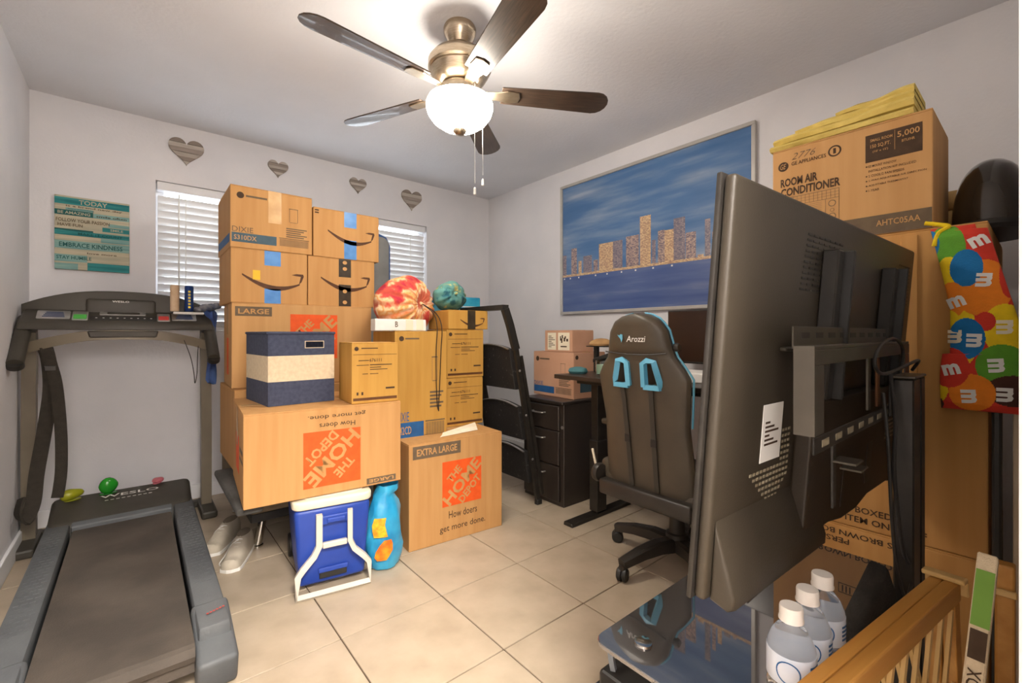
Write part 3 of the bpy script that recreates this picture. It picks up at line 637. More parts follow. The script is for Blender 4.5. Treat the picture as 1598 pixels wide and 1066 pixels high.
patch('label_sheet', 'cream', b, rect(.03,.012,.115,.128), XZ); patch('label_sheet', 'cream', b, rect(.135,.012,.245,.128), XZ)
bars('label_text', 'inkgrey', b, [(.04,.03+.012*k,.04+.03+.035*((k*5) % 3)/2,.035+.012*k) for k in range(7)], XZ, .0014)
bars('label_plant_drawing', 'ink', b, [(.155,.075,.165,.105),(.165,.06,.178,.09),(.172,.09,.184,.112),(.19,.07,.205,.095),(.2,.088,.212,.105),(.215,.07,.232,.088),(.16,.032,.22,.04)], XZ, .0014)

# ================================================================== DESK
M['desktop'] = mat('dark_desk_top', S(46,36,30), S(58,46,38), .35, scale=6, stretch=(1,.15,1))
dk = thing('standing_desk', 'dark sit-stand desk on black T-shaped legs along the picture wall', 'desk', (1.85,.76,0))
box('desk_top', 'desktop', dk, (0,0,.829), (.72,1.075,.853), .003)
box('under_frame', 'blackmetal', dk, (.10,.10,.80), (.62,.99,.8285), .003)
for y in (.14, .95):
    box('leg_column', 'blackmetal', dk, (.24,y,.45), (.31,y+.05,.80), .003); box('leg_column', 'blackmetal', dk, (.232,y-.006,.03), (.318,y+.056,.45), .003)
    hexa('foot', 'blackmetal', dk, [(.01,y-.01,.0),(.56,y-.01,.0),(.56,y+.06,.0),(.01,y+.06,.0),(.01,y-.006,.022),(.56,y-.006,.022),(.56,y+.056,.022),(.01,y+.056,.022)], .003)
ca = thing('candle_jar', 'pale mint candle in a clear glass jar on desk corner', 'candle', (2.06,1.64,.8535))
lathe('wax', mat('mint_wax', S(176,206,184), None, .5), ca, [(.0,.004),(.042,.004),(.042,.055),(.0,.056)], 24)
M['jar'] = mat('jar_glass', (.95,1,.98,1), (.95,1,.98,1), .02, trans=1)
lathe('jar', 'jar', ca, [(.0,.0),(.047,.0),(.048,.08),(.0455,.08),(.0445,.003),(.0,.003)], 28)
st = thing('desk_stand', 'black angled pad propped on the desk behind the candle', 'stand', (2.09,1.50,.8535), 0)
hexa('pad', 'black', st, [(0,0,.138),(.10,0,.138),(.10,.25,.058),(0,.25,.058),(0,0,.165),(.10,0,.165),(.10,.25,.085),(0,.25,.085)], .008, 2)
box('support', 'black', st, (.03,.03,0), (.07,.10,.105), .004); box('support', 'black', st, (.03,.18,0), (.07,.22,.066), .004); box('top_plate', 'black', st, (.0,.16,.155), (.12,.30,.161), .002); box('plate_post', 'black', st, (.04,.252,0), (.07,.275,.1548), .002)
tag(lathe('baseball_cap', mat('tan_cloth', S(178,140,92), S(150,116,76), .9, scale=14), None, [(.0,0),(.07,.001),(.075,.012),(.06,.03),(.03,.042),(.0,.045)], 22, (2.15,1.73,1.0150)), 'tan rounded cap resting on the black stand behind the candle', 'cap')
tag(lathe('teal_pouch', mat('teal_pouch', S(70,120,124), S(56,100,106), .7, scale=12), None, [(.0,0),(.05,.001),(.058,.014),(.05,.03),(.02,.038),(.0,.039)], 20, (1.99,1.775,.8538)), 'small teal pouch on desk beside the candle', 'pouch')
mo = thing('monitor', 'dark computer monitor standing on desk behind the gaming chair', 'monitor', (2.48,1.18,.8535))
M['screen'] = mat('dark_screen', S(44,28,20), S(56,36,26), .25, scale=2)
box('panel', 'black', mo, (-.012,-.33,.06), (.02,.30,.372), .005); box('screen', 'screen', mo, (-.0135,-.322,.072), (-.0122,.292,.364), 0)
box('stand_neck', 'black', mo, (.0,-.03,.012), (.018,.03,.14), .003); box('stand_base', 'black', mo, (-.08,-.11,0), (.09,.11,.012), .004)
tag(box('white_paper_stack', 'white', None, (2.02,.95,.8535), (2.22,1.25,.90), .004), 'stack of white paper on desk seen through the chair openings', 'paper')

# ================================================================== GAMING CHAIR (local: faces +y, back towards -y)
M['leather'] = mat('black_leatherette', S(78,69,56), S(68,60,49), .42, scale=5, bump=.06, bscale=160)
M['chairblue'] = mat('chair_blue', S(104,176,204), S(90,160,190), .45, scale=10)
M['bplastic'] = mat('chair_plastic', S(44,40,36), S(52,47,42), .4)
ch = thing('gaming_chair', 'black racing-style gaming chair with pale blue trim turned to the desk', 'chair', (1.95,1.12,0), R(-92))
lathe('hub', 'bplastic', ch, [(.0,.075),(.05,.075),(.055,.10),(.05,.15),(.036,.155),(.034,.30),(.0,.30)], 24)
for k in range(5):
    a = R(18+72*k+24); c, s = math.cos(a), math.sin(a)
    sect = [(-.5,-.5),(.5,-.5),(.5,.35),(.28,.5),(-.28,.5),(-.5,.35)]
    bm = bmesh.new(); bm_sweep(bm, [(c*r, s*r, z) for r, z in ((.03,.105),(.12,.112),(.22,.102),(.31,.082),(.33,.078))], [(x*.062, y*.05) for x, y in sect], scale=[1.15,1.05,.9,.75,.7])
    mesh_obj('star_leg', bm, 'bplastic', ch)
    cx, cy = c*.325, s*.325
    cs = lathe('caster', 'black', ch, [(.0,-.024),(.022,-.024),(.029,-.018),(.029,-.004),(.02,-.003),(.02,.003),(.029,.004),(.029,.018),(.022,.024),(.0,.024)], 20, mtx=Matrix.Translation((cx,cy,.0292)) @ Matrix.Rotation(a+R(35),4,'Z') @ Matrix.Rotation(R(90),4,'X'))
    lathe('caster_stem', 'bplastic', cs, [(.016,.045),(.018,.052),(.016,.066),(.0,.067)], 12, (cx,cy,0))
box('seat_mechanism', 'bplastic', ch, (-.11,-.14,.29), (.11,.14,.335), .008, 2)
# seat
bm = bmesh.new(); bbox(bm, (-.25,-.24,.335), (.25,.26,.45), .045, 4); mesh_obj('seat', bm, 'leather', ch, True)
for sx in (-1, 1):
    bm = bmesh.new(); bbox(bm, (sx*.245-.045,-.22,.37), (sx*.245+.045,.22,.485), .035, 3); mesh_obj('seat_bolster', bm, 'leather', ch, True)
    box('armrest_post', 'bplastic', ch, (sx*.32-.02,-.03,.33), (sx*.32+.02,.03,.62), .006); box('armrest_arm', 'bplastic', ch, (min(sx*.10,sx*.34),-.025,.31), (max(sx*.10,sx*.34),.025,.334), .003)
    bm = bmesh.new(); bbox(bm, (sx*.32-.045,-.12,.62), (sx*.32+.045,.14,.65), .012, 3); mesh_obj('armrest_pad', bm, 'leather', ch, True)
box('rear_bar', 'bplastic', ch, (-.235,-.285,.335), (.235,-.225,.405), .012, 3, smooth=True)
for sx in (-1, 1): lathe('hinge_cover', 'bplastic', ch, [(.0,-.018),(.04,-.016),(.045,0),(.04,.014),(0,.016)], 22, mtx=Matrix.Translation((sx*.26,-.25,.42)) @ Matrix.Rotation(R(90),4,'Y'))
tube('recline_lever', 'cream', ch, [(-.275,-.25,.43),(-.285,-.27,.53)], .006, 8)
# backrest: outline in (x,z), bulged, with two openings
TILT = Matrix.Translation((0,-.245,.40)) @ Matrix.Rotation(R(7), 4, 'X')
def outline_w(z):     # half width over height 0..0.78
    pts = [(0,.225),(.12,.222),(.30,.212),(.42,.225),(.50,.232),(.545,.205),(.585,.172),(.62,.160),(.70,.142),(.745,.110),(.77,.06),(.778,.0)]
    for (a, b), (c, d) in zip(pts, pts[1:]):
        if a <= z <= c: t = (z-a)/(c-a); return b+(d-b)*t
    return 0
def in_hole(x, z):
    x = abs(x)-.0735; c = .033-.0
    if not (.472 < z < .572): return False
    k = (z-.472)/.10
    return (-.028-.0*k) < x < (.032-.022*k)
bm = bmesh.new(); NU, NZ = 60, 78; F_, B_ = {}, {}
for j in range(NZ+1):
    z = .776*j/NZ; hw = max(outline_w(z), .02)
    for i in range(NU+1):
        u = -1+2*i/NU; x = hw*u; e = max(0, 1-abs(u)**4)**.5; ez = min(1, (.79-z)/.05)**.5 if z > .74 else 1
        F_[i,j] = bm.verts.new((x, .03+.055*e*ez, z)); B_[i,j] = bm.verts.new((x, .03-(.032*e*ez + (.012*e if z > .60 else 0)*min(1,(z-.6)/.03)), z))
hole = {(i,j) for i in range(NU) for j in range(NZ) if in_hole((F_[i,j].co.x+F_[i+1,j].co.x)/2, .776*(j+.5)/NZ)}
for i in range(NU):
    for j in range(NZ):
        if (i,j) in hole: continue
        bm.faces.new((F_[i,j],F_[i+1,j],F_[i+1,j+1],F_[i,j+1])); bm.faces.new((B_[i,j],B_[i,j+1],B_[i+1,j+1],B_[i+1,j]))
def wall_(a, b):
    try: bm.faces.new((F_[a],F_[b],B_[b],B_[a]))
    except ValueError: pass
for i in range(NU): wall_((i,0),(i+1,0)); wall_((i,NZ),(i+1,NZ))
for j in range(NZ): wall_((0,j),(0,j+1)); wall_((NU,j),(NU,j+1))
for (i,j) in hole:
    for di, dj, a, b2 in ((-1,0,(i,j),(i,j+1)),(1,0,(i+1,j),(i+1,j+1)),(0,-1,(i,j),(i+1,j)),(0,1,(i,j+1),(i+1,j+1))):
        if (i+di,j+dj) not in hole: wall_(a, b2)
bmesh.ops.delete(bm, geom=[v for v in bm.verts if not v.link_faces], context='VERTS')
bmesh.ops.transform(bm, matrix=TILT, verts=bm.verts)
mesh_obj('backrest', bm, 'leather', ch, True)
def TM(pts): return [TILT @ Vector(p) for p in pts]
for sx in (-1, 1):
    hp = [(sx*(.0735-.034),-.006,.466),(sx*(.0735+.040),-.006,.466),(sx*(.0735+.040),-.006,.492),(sx*(.0735+.018),-.006,.573),(sx*(.0735-.010),-.006,.578),(sx*(.0735-.032),-.006,.566),(sx*(.0735-.034),-.006,.466)]
    sweep('opening_trim', 'chairblue', ch, TM(hp), rs(.022,.022), up=(0,1,0))
    sweep('strap', mat('chair_strap', S(56,52,46)), ch, TM([(sx*.0735,-.012,.478),(sx*.07,-.009,.40),(sx*.066,-.008,.2),(sx*.064,-.008,.01)]), rs(.022,.005), up=(0,1,0))
    box('buckle', 'black', ch, tuple(TM([(sx*.067-.014,-.016,.21)])[0]), tuple(TM([(sx*.067+.014,-.010,.245)])[0]), .001)
    ep = [(sx*(outline_w(z)+.001), .05, z) for z in (.30,.36,.42,.47,.50,.53,.56,.59,.62,.66,.70,.73,.75,.765,.774)]
    tube('blue_piping', 'chairblue', ch, TM(ep), .0045, 8)
tube('head_seam', 'black', ch, TM([(-.155,-.006,.612),(-.08,-.0085,.605),(0,-.0095,.603),(.08,-.0085,.605),(.155,-.006,.612)]), .0028, 6, 4)
TB = TILT @ Matrix.Translation((0,-.0145,0)) @ XZ
text('Arozzi', 'white', ch, (.022,.672), (.098,.026), TB, .008, shear=.25, n=.004)
patch('logo_mark', 'chairblue', ch, [(-.072,.69),(-.062,.686),(-.055,.692),(-.045,.69),(-.046,.672),(-.054,.655),(-.058,.672),(-.066,.68)], TB, .004)
lathe('head_knob', 'bplastic', ch, [(0,-.01),(.016,-.009),(.018,0),(.014,.012),(0,.014)], 16, mtx=TILT @ Matrix.Translation((.168,.05,.63)) @ Matrix.Rotation(R(90),4,'Y'))

# ================================================================== TREADMILL (local origin on floor under deck centre, y=0 rear)
M['tmgrey'] = mat('treadmill_grey', S(92,95,97), S(80,83,86), .55, scale=6, bump=.08, bscale=120)
M['tmdark'] = mat('treadmill_dark', S(66,62,54), S(56,52,45), .5, scale=5, bump=.05, bscale=120)
M['tmpost'] = mat('treadmill_post', S(120,110,92), S(108,98,82), .45, scale=5)
M['belt'] = mat('treadmill_belt', S(84,76,68), S(66,60,54), .8, scale=5, bump=.15, bscale=200, detail=8)
tm = thing('treadmill', 'grey folding treadmill with upright console against the window wall', 'treadmill', (-.05,1.60,0))
for sx in (-1, 1):
    a, b2 = sorted((sx*.195, sx*.287))
    hexa('side_rail', 'tmgrey', tm, [(a,.09,.05),(b2,.09,.05),(b2,1.50,.05),(a,1.50,.05),(a+(.006 if sx<0 else 0),.09,.168),(b2-(.006 if sx>0 else 0),.09,.168),(b2-(.006 if sx>0 else 0),1.50,.185),(a+(.006 if sx<0 else 0),1.50,.185)], .01, 2)
    a2, b3 = sorted((sx*.185, sx*.292))
    ec = hexa('end_cap', 'tmgrey', tm, [(a2,.03,.0),(b3,.03,.0),(b3,.235,.03),(a2,.235,.03),(a2,.0,.10),(b3,.0,.10),(b3,.245,.174),(a2,.245,.174)], .014, 3)
    lathe('adjust_bolt', 'black', ec, [(0,-.002),(.009,-.002),(.009,.004)], 12, mtx=Matrix.Translation((sx*.24,.014,.075)) @ Matrix.Rotation(R(90),4,'X'))
    if sx > 0: bars('red_print', mat('red_print', S(190,70,60)), tm, [(.222+.009*q,.150+.003*q,.228+.009*q,.158+.003*q) for q in range(6)], Matrix.Identity(4), .1755)
    tread_bars = [(.207+.020*(k%3)+(.009 if (k//3)%2 else 0), .40+.030*(k//3), .221+.020*(k%3)+(.009 if (k//3)%2 else 0), .406+.030*(k//3)) for k in range(90)]
    bm = bmesh.new()
    for (p, q, r2, s2) in tread_bars:
        zz = .168 + .017*(q-.09)/1.41
        bbox(bm, (min(sx*p,sx*r2),q,zz-.001), (max(sx*p,sx*r2),s2,zz+.0012))
    mesh_obj('grip_ribs', bm, 'tmgrey', tm)['kind'] = 'stuff'
bm = bmesh.new()
loop = [(.06,.09),(.045,.10),(.035,.12),(.045,.142),(.06,.148),(1.38,.160),(1.40,.10),(1.38,.06),(.06,.06)]
f0 = [bm.verts.new((-.183,y,z)) for y, z in loop]; f1 = [bm.verts.new((.183,y,z)) for y, z in loop]
for i in range(len(loop)): bm.faces.new((f0[i], f0[(i+1)%len(loop)], f1[(i+1)%len(loop)], f1[i]))
bm.faces.new(f0[::-1]); bm.faces.new(f1)
mesh_obj('running_belt', bm, 'belt', tm)
tube('rear_roller', 'black', tm, [(-.184,.085,.105),(.184,.085,.105)], .030, 14)
hd = hexa('motor_hood', 'tmdark', tm, [(-.285,1.33,.03),(.285,1.33,.03),(.30,1.76,.03),(-.30,1.76,.03),(-.275,1.36,.19),(.275,1.36,.19),(.285,1.66,.245),(-.285,1.66,.245)], .03, 4)
hexa('hood_strip', 'tmgrey', hd, [(-.19,1.335,.152),(.19,1.335,.152),(.19,1.365,.152),(-.19,1.365,.152),(-.19,1.335,.178),(.19,1.335,.178),(.19,1.365,.194),(-.19,1.365,.194)], .004)
HM = Matrix.Translation((0,1.51,.2195)) @ Matrix.Rotation(math.atan2(.055,.30), 4, 'X')
text('WESLO', 'white', tm, (.02,.06), (.24,.03), HM, .01, n=.0022); bars('hood_print', 'white', tm, [(-.08+.022*q,.012,-.066+.022*q,.018) for q in range(9)], HM, .0022)
for sx in (-1, 1):
    x = sx*.375
    sweep('upright', 'tmpost', tm, [(x,1.74,.02),(x,1.735,.5),(x-sx*.008,1.70,1.03),(x-sx*.008,1.68,1.10)], rs(.052,.062), up=(0,1,0), smooth=False)
    box('base_foot', 'tmdark', tm, (x-.04,1.55,0), (x+.04,1.86,.045), .012, 2)
    sweep('handlebar', 'tmdark', tm, [(x-sx*.0,1.66,1.16),(x+sx*.004,1.60,1.10),(x+sx*.008,1.52,1.01),(x+sx*.008,1.44,.945)], circ(.030,14), k=4)
    lathe('grip_end', 'black', tm, [(0,-.004),(.029,-.004),(.031,.004),(.031,.02),(0,.02)], 16, mtx=Matrix.Translation((x+sx*.008,1.445,.949)) @ Matrix.Rotation(R(-48),4,'X') @ Matrix.Rotation(R(90),4,'X') @ Matrix.Rotation(R(180),4,'X'))
box('base_crossbar', 'tmdark', tm, (-.36,1.80,.005), (.36,1.86,.04), .008)
sweep('arch_bar', 'tmpost', tm, [(-.36,1.63,1.02),(-.26,1.60,1.052),(-.12,1.585,1.078),(.12,1.585,1.078),(.26,1.60,1.052),(.36,1.63,1.02)], rs(.05,.05), k=5, up=(0,1,0))
# console
n = 20; top = []
for i in range(n+1):
    u = -1+2*i/n; top.append((.395*u if abs(u) < .999 else .395*u, 1.235+.085*(1-abs(u)**2.6)))
prism('console_back', 'tmdark', tm, [(-.395,1.12),(.395,1.12)] + top[::-1], .05, Matrix.Translation((0,1.72,0)) @ XZ, .012, 2, True)
cp = hexa('control_panel', 'tmdark', tm, [(-.40,1.56,1.105),(.40,1.56,1.105),(.395,1.68,1.12),(-.395,1.68,1.12),(-.39,1.57,1.145),(.39,1.57,1.145),(.385,1.675,1.215),(-.385,1.675,1.215)], .010, 2)
ang = math.atan2(.07,.105)
PM = Matrix.Translation((0,1.6225,1.180)) @ Matrix.Rotation(ang, 4, 'X')
def pan(nm, m, a, b2, par=None, t=.004): return prism(nm, m, par or cp, rrect(a[0],a[1],b2[0],b2[1],.006,3), t, PM @ Matrix.Translation((0,0,-.0005)), .0008)
pan('speaker_panel', 'silver', (-.335,-.035), (-.215,.04)); pan('speaker_panel', 'silver', (.20,-.035), (.315,.04))
for q in (-1, 1):
    bm = bmesh.new()
    for k in range(4):
        c0 = (-.275 if q < 0 else .258)+.004*k; bbox(bm, (c0-.04,-.02+.013*k,.0036), (c0+.04-.006*k,-.013+.013*k,.0046), mtx=None)
    bmesh.ops.transform(bm, matrix=PM, verts=bm.verts); mesh_obj('speaker_slots', bm, mat('slot_blue', S(52,68,104)), cp)
M['keygreen'] = mat('key_green', S(82,176,76)); M['keyred'] = mat('key_red', S(214,70,62))
pan('key_surround', 'silver', (-.208,-.045), (-.148,.04)); pan('start_key', 'keygreen', (-.203,-.035), (-.153,.005), t=.007)
pan('key_surround', 'silver', (.135,-.045), (.192,.03)); pan('stop_key', 'keyred', (.140,-.035), (.187,.002), t=.007)
pan('display', 'silver', (-.105,.01), (.085,.045)); pan('display_window', 'tmdark', (-.075,.016), (.06,.036), t=.0055)
pan('key_strip', 'black', (-.142,-.042), (.13,-.004))
bars('key_marks', 'white', cp, [(-.12+.028*k,-.026,-.112+.028*k,-.020) for k in range(9)], PM, .0042)
box('console_pod', 'tmdark', tm, (-.16,1.655,1.14), (.13,1.70,1.275), .014, 3, smooth=True)
text('WESLO', 'white', tm, (-.02,1.262), (.07,.010), Matrix.Translation((0,1.6545,0)) @ XZ, .01)
hexa('lower_tray', 'tmdark', tm, [(-.14,1.555,1.065),(.13,1.555,1.065),(.14,1.66,1.065),(-.15,1.66,1.065),(-.15,1.553,1.102),(.14,1.553,1.102),(.14,1.66,1.102),(-.15,1.66,1.102)], .006)
tube('safety_cord', 'black', tm, [(.255,1.575,1.05),(.285,1.57,.95),(.30,1.57,.86),(.305,1.57,.80),(.315,1.57,.86),(.318,1.58,.95),(.325,1.60,1.04)], .0022, 6, 5)
# toys on the hood
def lump(name, label, m, loc, s, cat, group=None):
    r = thing(name, label, cat, loc, R(random.uniform(0,90)), group)
    bm = bmesh.new(); bmesh.ops.create_icosphere(bm, subdivisions=3, radius=1)
    rr = random.Random(len(label))
    ph = [rr.uniform(0,6) for _ in range(3)]
    for v in bm.verts:
        f = 1+.16*math.sin(3*v.co.x+ph[0])+.12*math.sin(4*v.co.y+ph[1])
        v.co = Vector((v.co.x*s[0]*f, v.co.y*s[1]*f, v.co.z*s[2]*f))
    zm = min(v.co.z for v in bm.verts)
    bmesh.ops.translate(bm, vec=(0,0,-zm), verts=bm.verts)
    mesh_obj('body', bm, m, r, True)
    prism('base_tab', m, r, ellipse(0,0,s[0]*.8,s[1]*.8,16), .004, Matrix.Identity(4))
    return r
hz = lambda y: .245-.055*(3.26-y)/.30+.002
lump('dog_toy', 'yellow-green plastic toy on the left of the treadmill hood', mat('toy_yellow', S(150,150,30), S(126,130,24), .35), (-.255,3.20,hz(3.2)), (.042,.026,.026), 'toy', 'toys on the treadmill hood')
lump('dog_toy', 'bright green plastic toy in the middle of the treadmill hood', mat('toy_green', S(36,140,34), S(26,116,30), .25), (-.12,3.21,hz(3.21)), (.045,.032,.036), 'toy', 'toys on the treadmill hood')
lump('dog_toy', 'pink toy on the right of the treadmill hood', mat('toy_pink', S(196,110,120), S(180,96,106), .5), (.085,3.235,hz(3.235)), (.032,.022,.014), 'toy', 'toys on the treadmill hood')
# things on the console
cy_, cz_ = 3.297, 1.262
tag(lathe('cork_roll', mat('beige_roll', S(206,180,150), S(190,160,128), .85, scale=20), None, [(.0,0),(.021,.0),(.022,.004),(.022,.150),(.012,.152),(.011,.148),(.0,.148)], 20, (.165,3.235,1.2165)), 'beige cardboard roll standing on the treadmill console', 'roll')
cn = thing('drink_can', 'slim navy can with yellow lettering standing on the treadmill console', 'can', (.232,3.235,1.2165))
lathe('can_body', mat('can_navy', S(30,62,124), S(26,52,110), .3, metal=.3), cn, [(.0,0),(.019,.001),(.022,.006),(.022,.144),(.018,.150),(.0,.150)], 22)
bars('can_lettering', mat('can_yellow', S(222,196,60)), cn, [(-.006,.02+.018*k,.006,.031+.018*k) for k in range(6)], XZ, .0224)
tg = tag(box('white_remote', 'white', None, (.155,3.175,1.1985), (.30,3.205,1.212), .005, 2, smooth=True), 'flat white remote lying on the treadmill console ledge', 'remote')
gl = thing('work_gloves', 'crumpled grey and navy gloves heaped at the console right end', 'gloves', (.315,3.26,1.2165))
M['glove'] = mat('glove_grey', S(140,140,142), S(70,78,100), .9, scale=22)
for k, (dx, dy, dz, s) in enumerate(((0,0,.0,.034),(.03,.01,.01,.030),(.055,-.005,.02,.026),(-.035,.005,0,.022))):
    bm = bmesh.new(); bmesh.ops.create_icosphere(bm, subdivisions=2, radius=s)
    for v in bm.verts: v.co.z *= .75; v.co += Vector((dx, dy, dz+s*.75)); v.co.x += .004*math.sin(v.co.y*200+k)
    mesh_obj('glove_fold', bm, 'glove', gl, True)
M['denim'] = mat('denim_blue', S(40,58,110), S(96,130,196), .8, scale=7, bump=.2)
jk = thing('blue_jacket', 'blue jacket hanging from the treadmill right handle beside the boxes', 'jacket', (.352,3.30,.80))
bm = bmesh.new(); rows_ = []
for j in range(13):
    t = j/12; z = .42*(1-t)
    rows_.append([bm.verts.new((-.012+.03*math.sin(6.3*i/14)*(1-.3*t)+.012*math.sin(5*t+i), .09-.20*abs(i/7-1)+.015*math.sin(9*t+i*1.3), z-.02*math.sin(i))) for i in range(14)])
for a, b2 in zip(rows_, rows_[1:]):
    for i in range(14): bm.faces.new((a[i], a[(i+1)%14], b2[(i+1)%14], b2[i]))
bm.faces.new(rows_[0][::-1]); bm.faces.new(rows_[-1]); mesh_obj('cloth', bm, 'denim', jk, True)
# black strap on left upright
bs = thing('black_strap', 'black webbing strap looped over the treadmill left upright', 'strap', (-.385,3.215,0))
M['web'] = mat('black_webbing', S(52,46,38), S(42,37,31), .9, scale=40, bump=.2)
sweep('strap', 'web', bs, [(.03,-.0,1.02),(.045,-.01,.94),(.05,-.015,.80),(.03,-.02,.6),(.005,-.03,.4),(-.005,-.05,.26),(-.03,-.08,.19),(-.048,-.10,.235),(-.04,-.07,.30)], rs(.055,.010), k=5, up=(0,1,0))
sweep('strap_tail', 'web', bs, [(.035,-.02,1.02),(.055,-.028,.93),(.075,-.035,.82),(.09,-.04,.6),(.092,-.045,.42),(.085,-.05,.32),(.078,-.05,.27)], rs(.045,.010), k=5, up=(0,1,0))
box('buckle', 'blackmetal', bs, (.03,-.036,.90), (.075,.0,.93), .004)
# shoes
M['shoe'] = mat('white_shoe', S(196,186,168), S(178,168,150), .8, scale=14, bump=.1)
M['shoein'] = mat('shoe_lining', S(120,108,92), None, .95)
def shoe(loc, rz, label):
    r = thing('sneaker', label, 'shoe', loc, rz, 'pair of sneakers')
    def wd(t): return (.034+.008*math.sin(t*math.pi) + .012*max(0,t-.45))*(1 if t < .9 else math.sqrt(max(.05,1-((t-.9)/.1)**2)))*(1 if t > .06 else .75+.25*t/.06)
    bm = bmesh.new(); rings = []; NS, NA = 22, 16
    for j in range(NS+1):
        t = j/NS; y = .27*t; w_ = wd(t); h = .085-.045*min(1,max(0,(t-.42)/.4)) if t < .96 else .028; h *= (1 if t > .04 else .8)
        rings.append([bm.verts.new((w_*math.copysign(abs(math.cos(a))**.7, math.cos(a)), y, .018+h*max(0,math.sin(a))**.8 if math.sin(a) > 0 else .016)) for a in (2*math.pi*i/NA for i in range(NA))])
    for a, b2 in zip(rings, rings[1:]):
        for i in range(NA): bm.faces.new((a[i], a[(i+1)%NA], b2[(i+1)%NA], b2[i]))
    bm.faces.new(rings[0][::-1]); bm.faces.new(rings[-1]); mesh_obj('upper', bm, 'shoe', r, True)
    prism('sole', 'white', r, [(wd(i/16)*1.06, .272*i/16-.001) for i in range(17)] + [(-wd(i/16)*1.06, .272*i/16-.001) for i in range(16,-1,-1)], .018, Matrix.Identity(4), .003, 2)
    lathe('opening', 'shoein', r, [(0,.104),(.024,.105),(.028,.1015),(.0,.100)], 18, mtx=Matrix.Translation((0,.06,0)) @ Matrix.Diagonal((1,1.9,1,1)))
    for k in range(4): tube('lace', 'white', r, [(-.022,.125+.02*k,.088-.008*k),(0,.13+.02*k,.097-.010*k),(.022,.125+.02*k,.088-.008*k)], .0028, 6, 3)
    tube('lace_bow', 'white', r, [(.0,.13,.098),(.03,.15,.075),(.055,.14,.03),(.07,.17,.006),(.05,.19,.004),(.04,.16,.03),(.0,.135,.097)], .0026, 6, 4)
    return r
shoe((.43,2.62,0), R(155), 'worn white sneaker with loose laces, nearer of the pair by the treadmill')
shoe((.41,2.84,0), R(148), 'worn white sneaker farther back, half under the futon')

# ================================================================== TELEVISION ON CART
M['tvback'] = mat('tv_back', S(62,55,45), S(54,48,39), .42, metal=.1, scale=3, bump=.05, bscale=300)
M['tvlow'] = mat('tv_back_plastic', S(54,45,34), S(46,38,29), .5, scale=3, bump=.05, bscale=200)
M['brk'] = mat('bracket_steel', S(82,76,66), S(70,64,55), .35, metal=.4, scale=10)
tv = thing('television', 'large flat television seen from behind, screen facing the window wall', 'television', (.694,.352,.655), R(-2.6))
TT = Matrix.Rotation(R(4.4), 4, 'X')
TW, TH = 1.075, .677
def tbox(nm, m, a, b2, bev=.003, seg=1, par=None): return box(nm, m, par or tv, a, b2, bev, seg, TT, smooth=seg > 1)
tbox('back_shell', 'tvback', (0,0,0), (TW,.020,TH), .008, 3)
tbox('bezel', 'blackmetal', (-.004,.0205,-.004), (TW+.004,.030,TH+.004), .003, 2)
tbox('screen', 'screen', (.006,.0302,.006), (TW-.006,.034,TH-.006), 0)
hs = [(.30,.005),(.36,.030),(.44,.03),(.52,.018),(.62,.018),(.70,.035),(.86,.035),(.93,.02),(1.02,.02),(1.04,.05),(1.04,.30),(.30,.30)]
prism('lower_housing', 'tvlow', tv, hs, .030, TT @ XZ, .004, 2)
prism('lower_bulge', 'tvback', tv, [(0,.002),(.030,-.004),(.040,.004),(.040,.022),(.026,.06),(.0,.13)], .386, TT @ Matrix(((0,0,1,.012),(-1,0,0,-.0005),(0,1,0,0),(0,0,0,1))), .006, 3, True)
tbox('housing_ridge', 'tvback', (.20,-.012,.40), (1.0,-.0002,.408), .002)
def slots(nm, m, items, y):
    bm = bmesh.new()
    for (a,b2,c,d) in items: bbox(bm, (a,y-.0012,b2), (c,y-.0002,d))
    bmesh.ops.transform(bm, matrix=TT, verts=bm.verts); o = mesh_obj(nm, bm, m, tv); o['kind'] = 'stuff'; return o
slots('vent_slots', 'black', [(.265+.028*i+.002*j, .515+.0105*j, .285+.028*i+.002*j, .519+.0105*j) for i in range(7) for j in range(11)], 0)
slots('vent_slots', 'black', [(.92+.020*i, .515+.0105*j, .934+.020*i, .519+.0105*j) for i in range(6) for j in range(11)], 0)
M['dot'] = mat('vent_dots', S(150,140,118), S(132,122,100), .5)
slots('vent_grid', 'dot', [(.12+.0135*i, .115+.011*j, .128+.0135*i, .120+.011*j) for i in range(12) for j in range(13) if i+j > 5 and i-j < 8 and not (i < 9 and j > 6)], 0)
slots('vent_grid', 'dot', [(.80+.013*i, .16+.011*j, .808+.013*i, .165+.011*j) for i in range(6) for j in range(9)], -.030)
st_ = slots('rating_sticker', 'white', [(.155,.20,.235,.305)], 0); del st_['kind']
bars('sticker_print', 'ink', st_, [(.165,.23+.008*k,.165+.055-.018*(k % 3),.234+.008*k) for k in range(6)], TT @ Matrix.Translation((0,-.0013,0)) @ XZ, .0004)
tbox('port_panel', 'black', (.66,-.031,.07), (.70,-.0301,.17), 0); tbox('port_panel', 'black', (.50,-.031,.05), (.515,-.0301,.15), 0)
for x in (.36, .76):
    tbox('mount_bar', 'blackmetal', (x,-.030,.27 if False else .3005), (x+.030,-.0005,.60), .003); tbox('mount_bar_flange', 'black', (x+.034,-.046,.3005), (x+.044,-.0005,.60), .002)
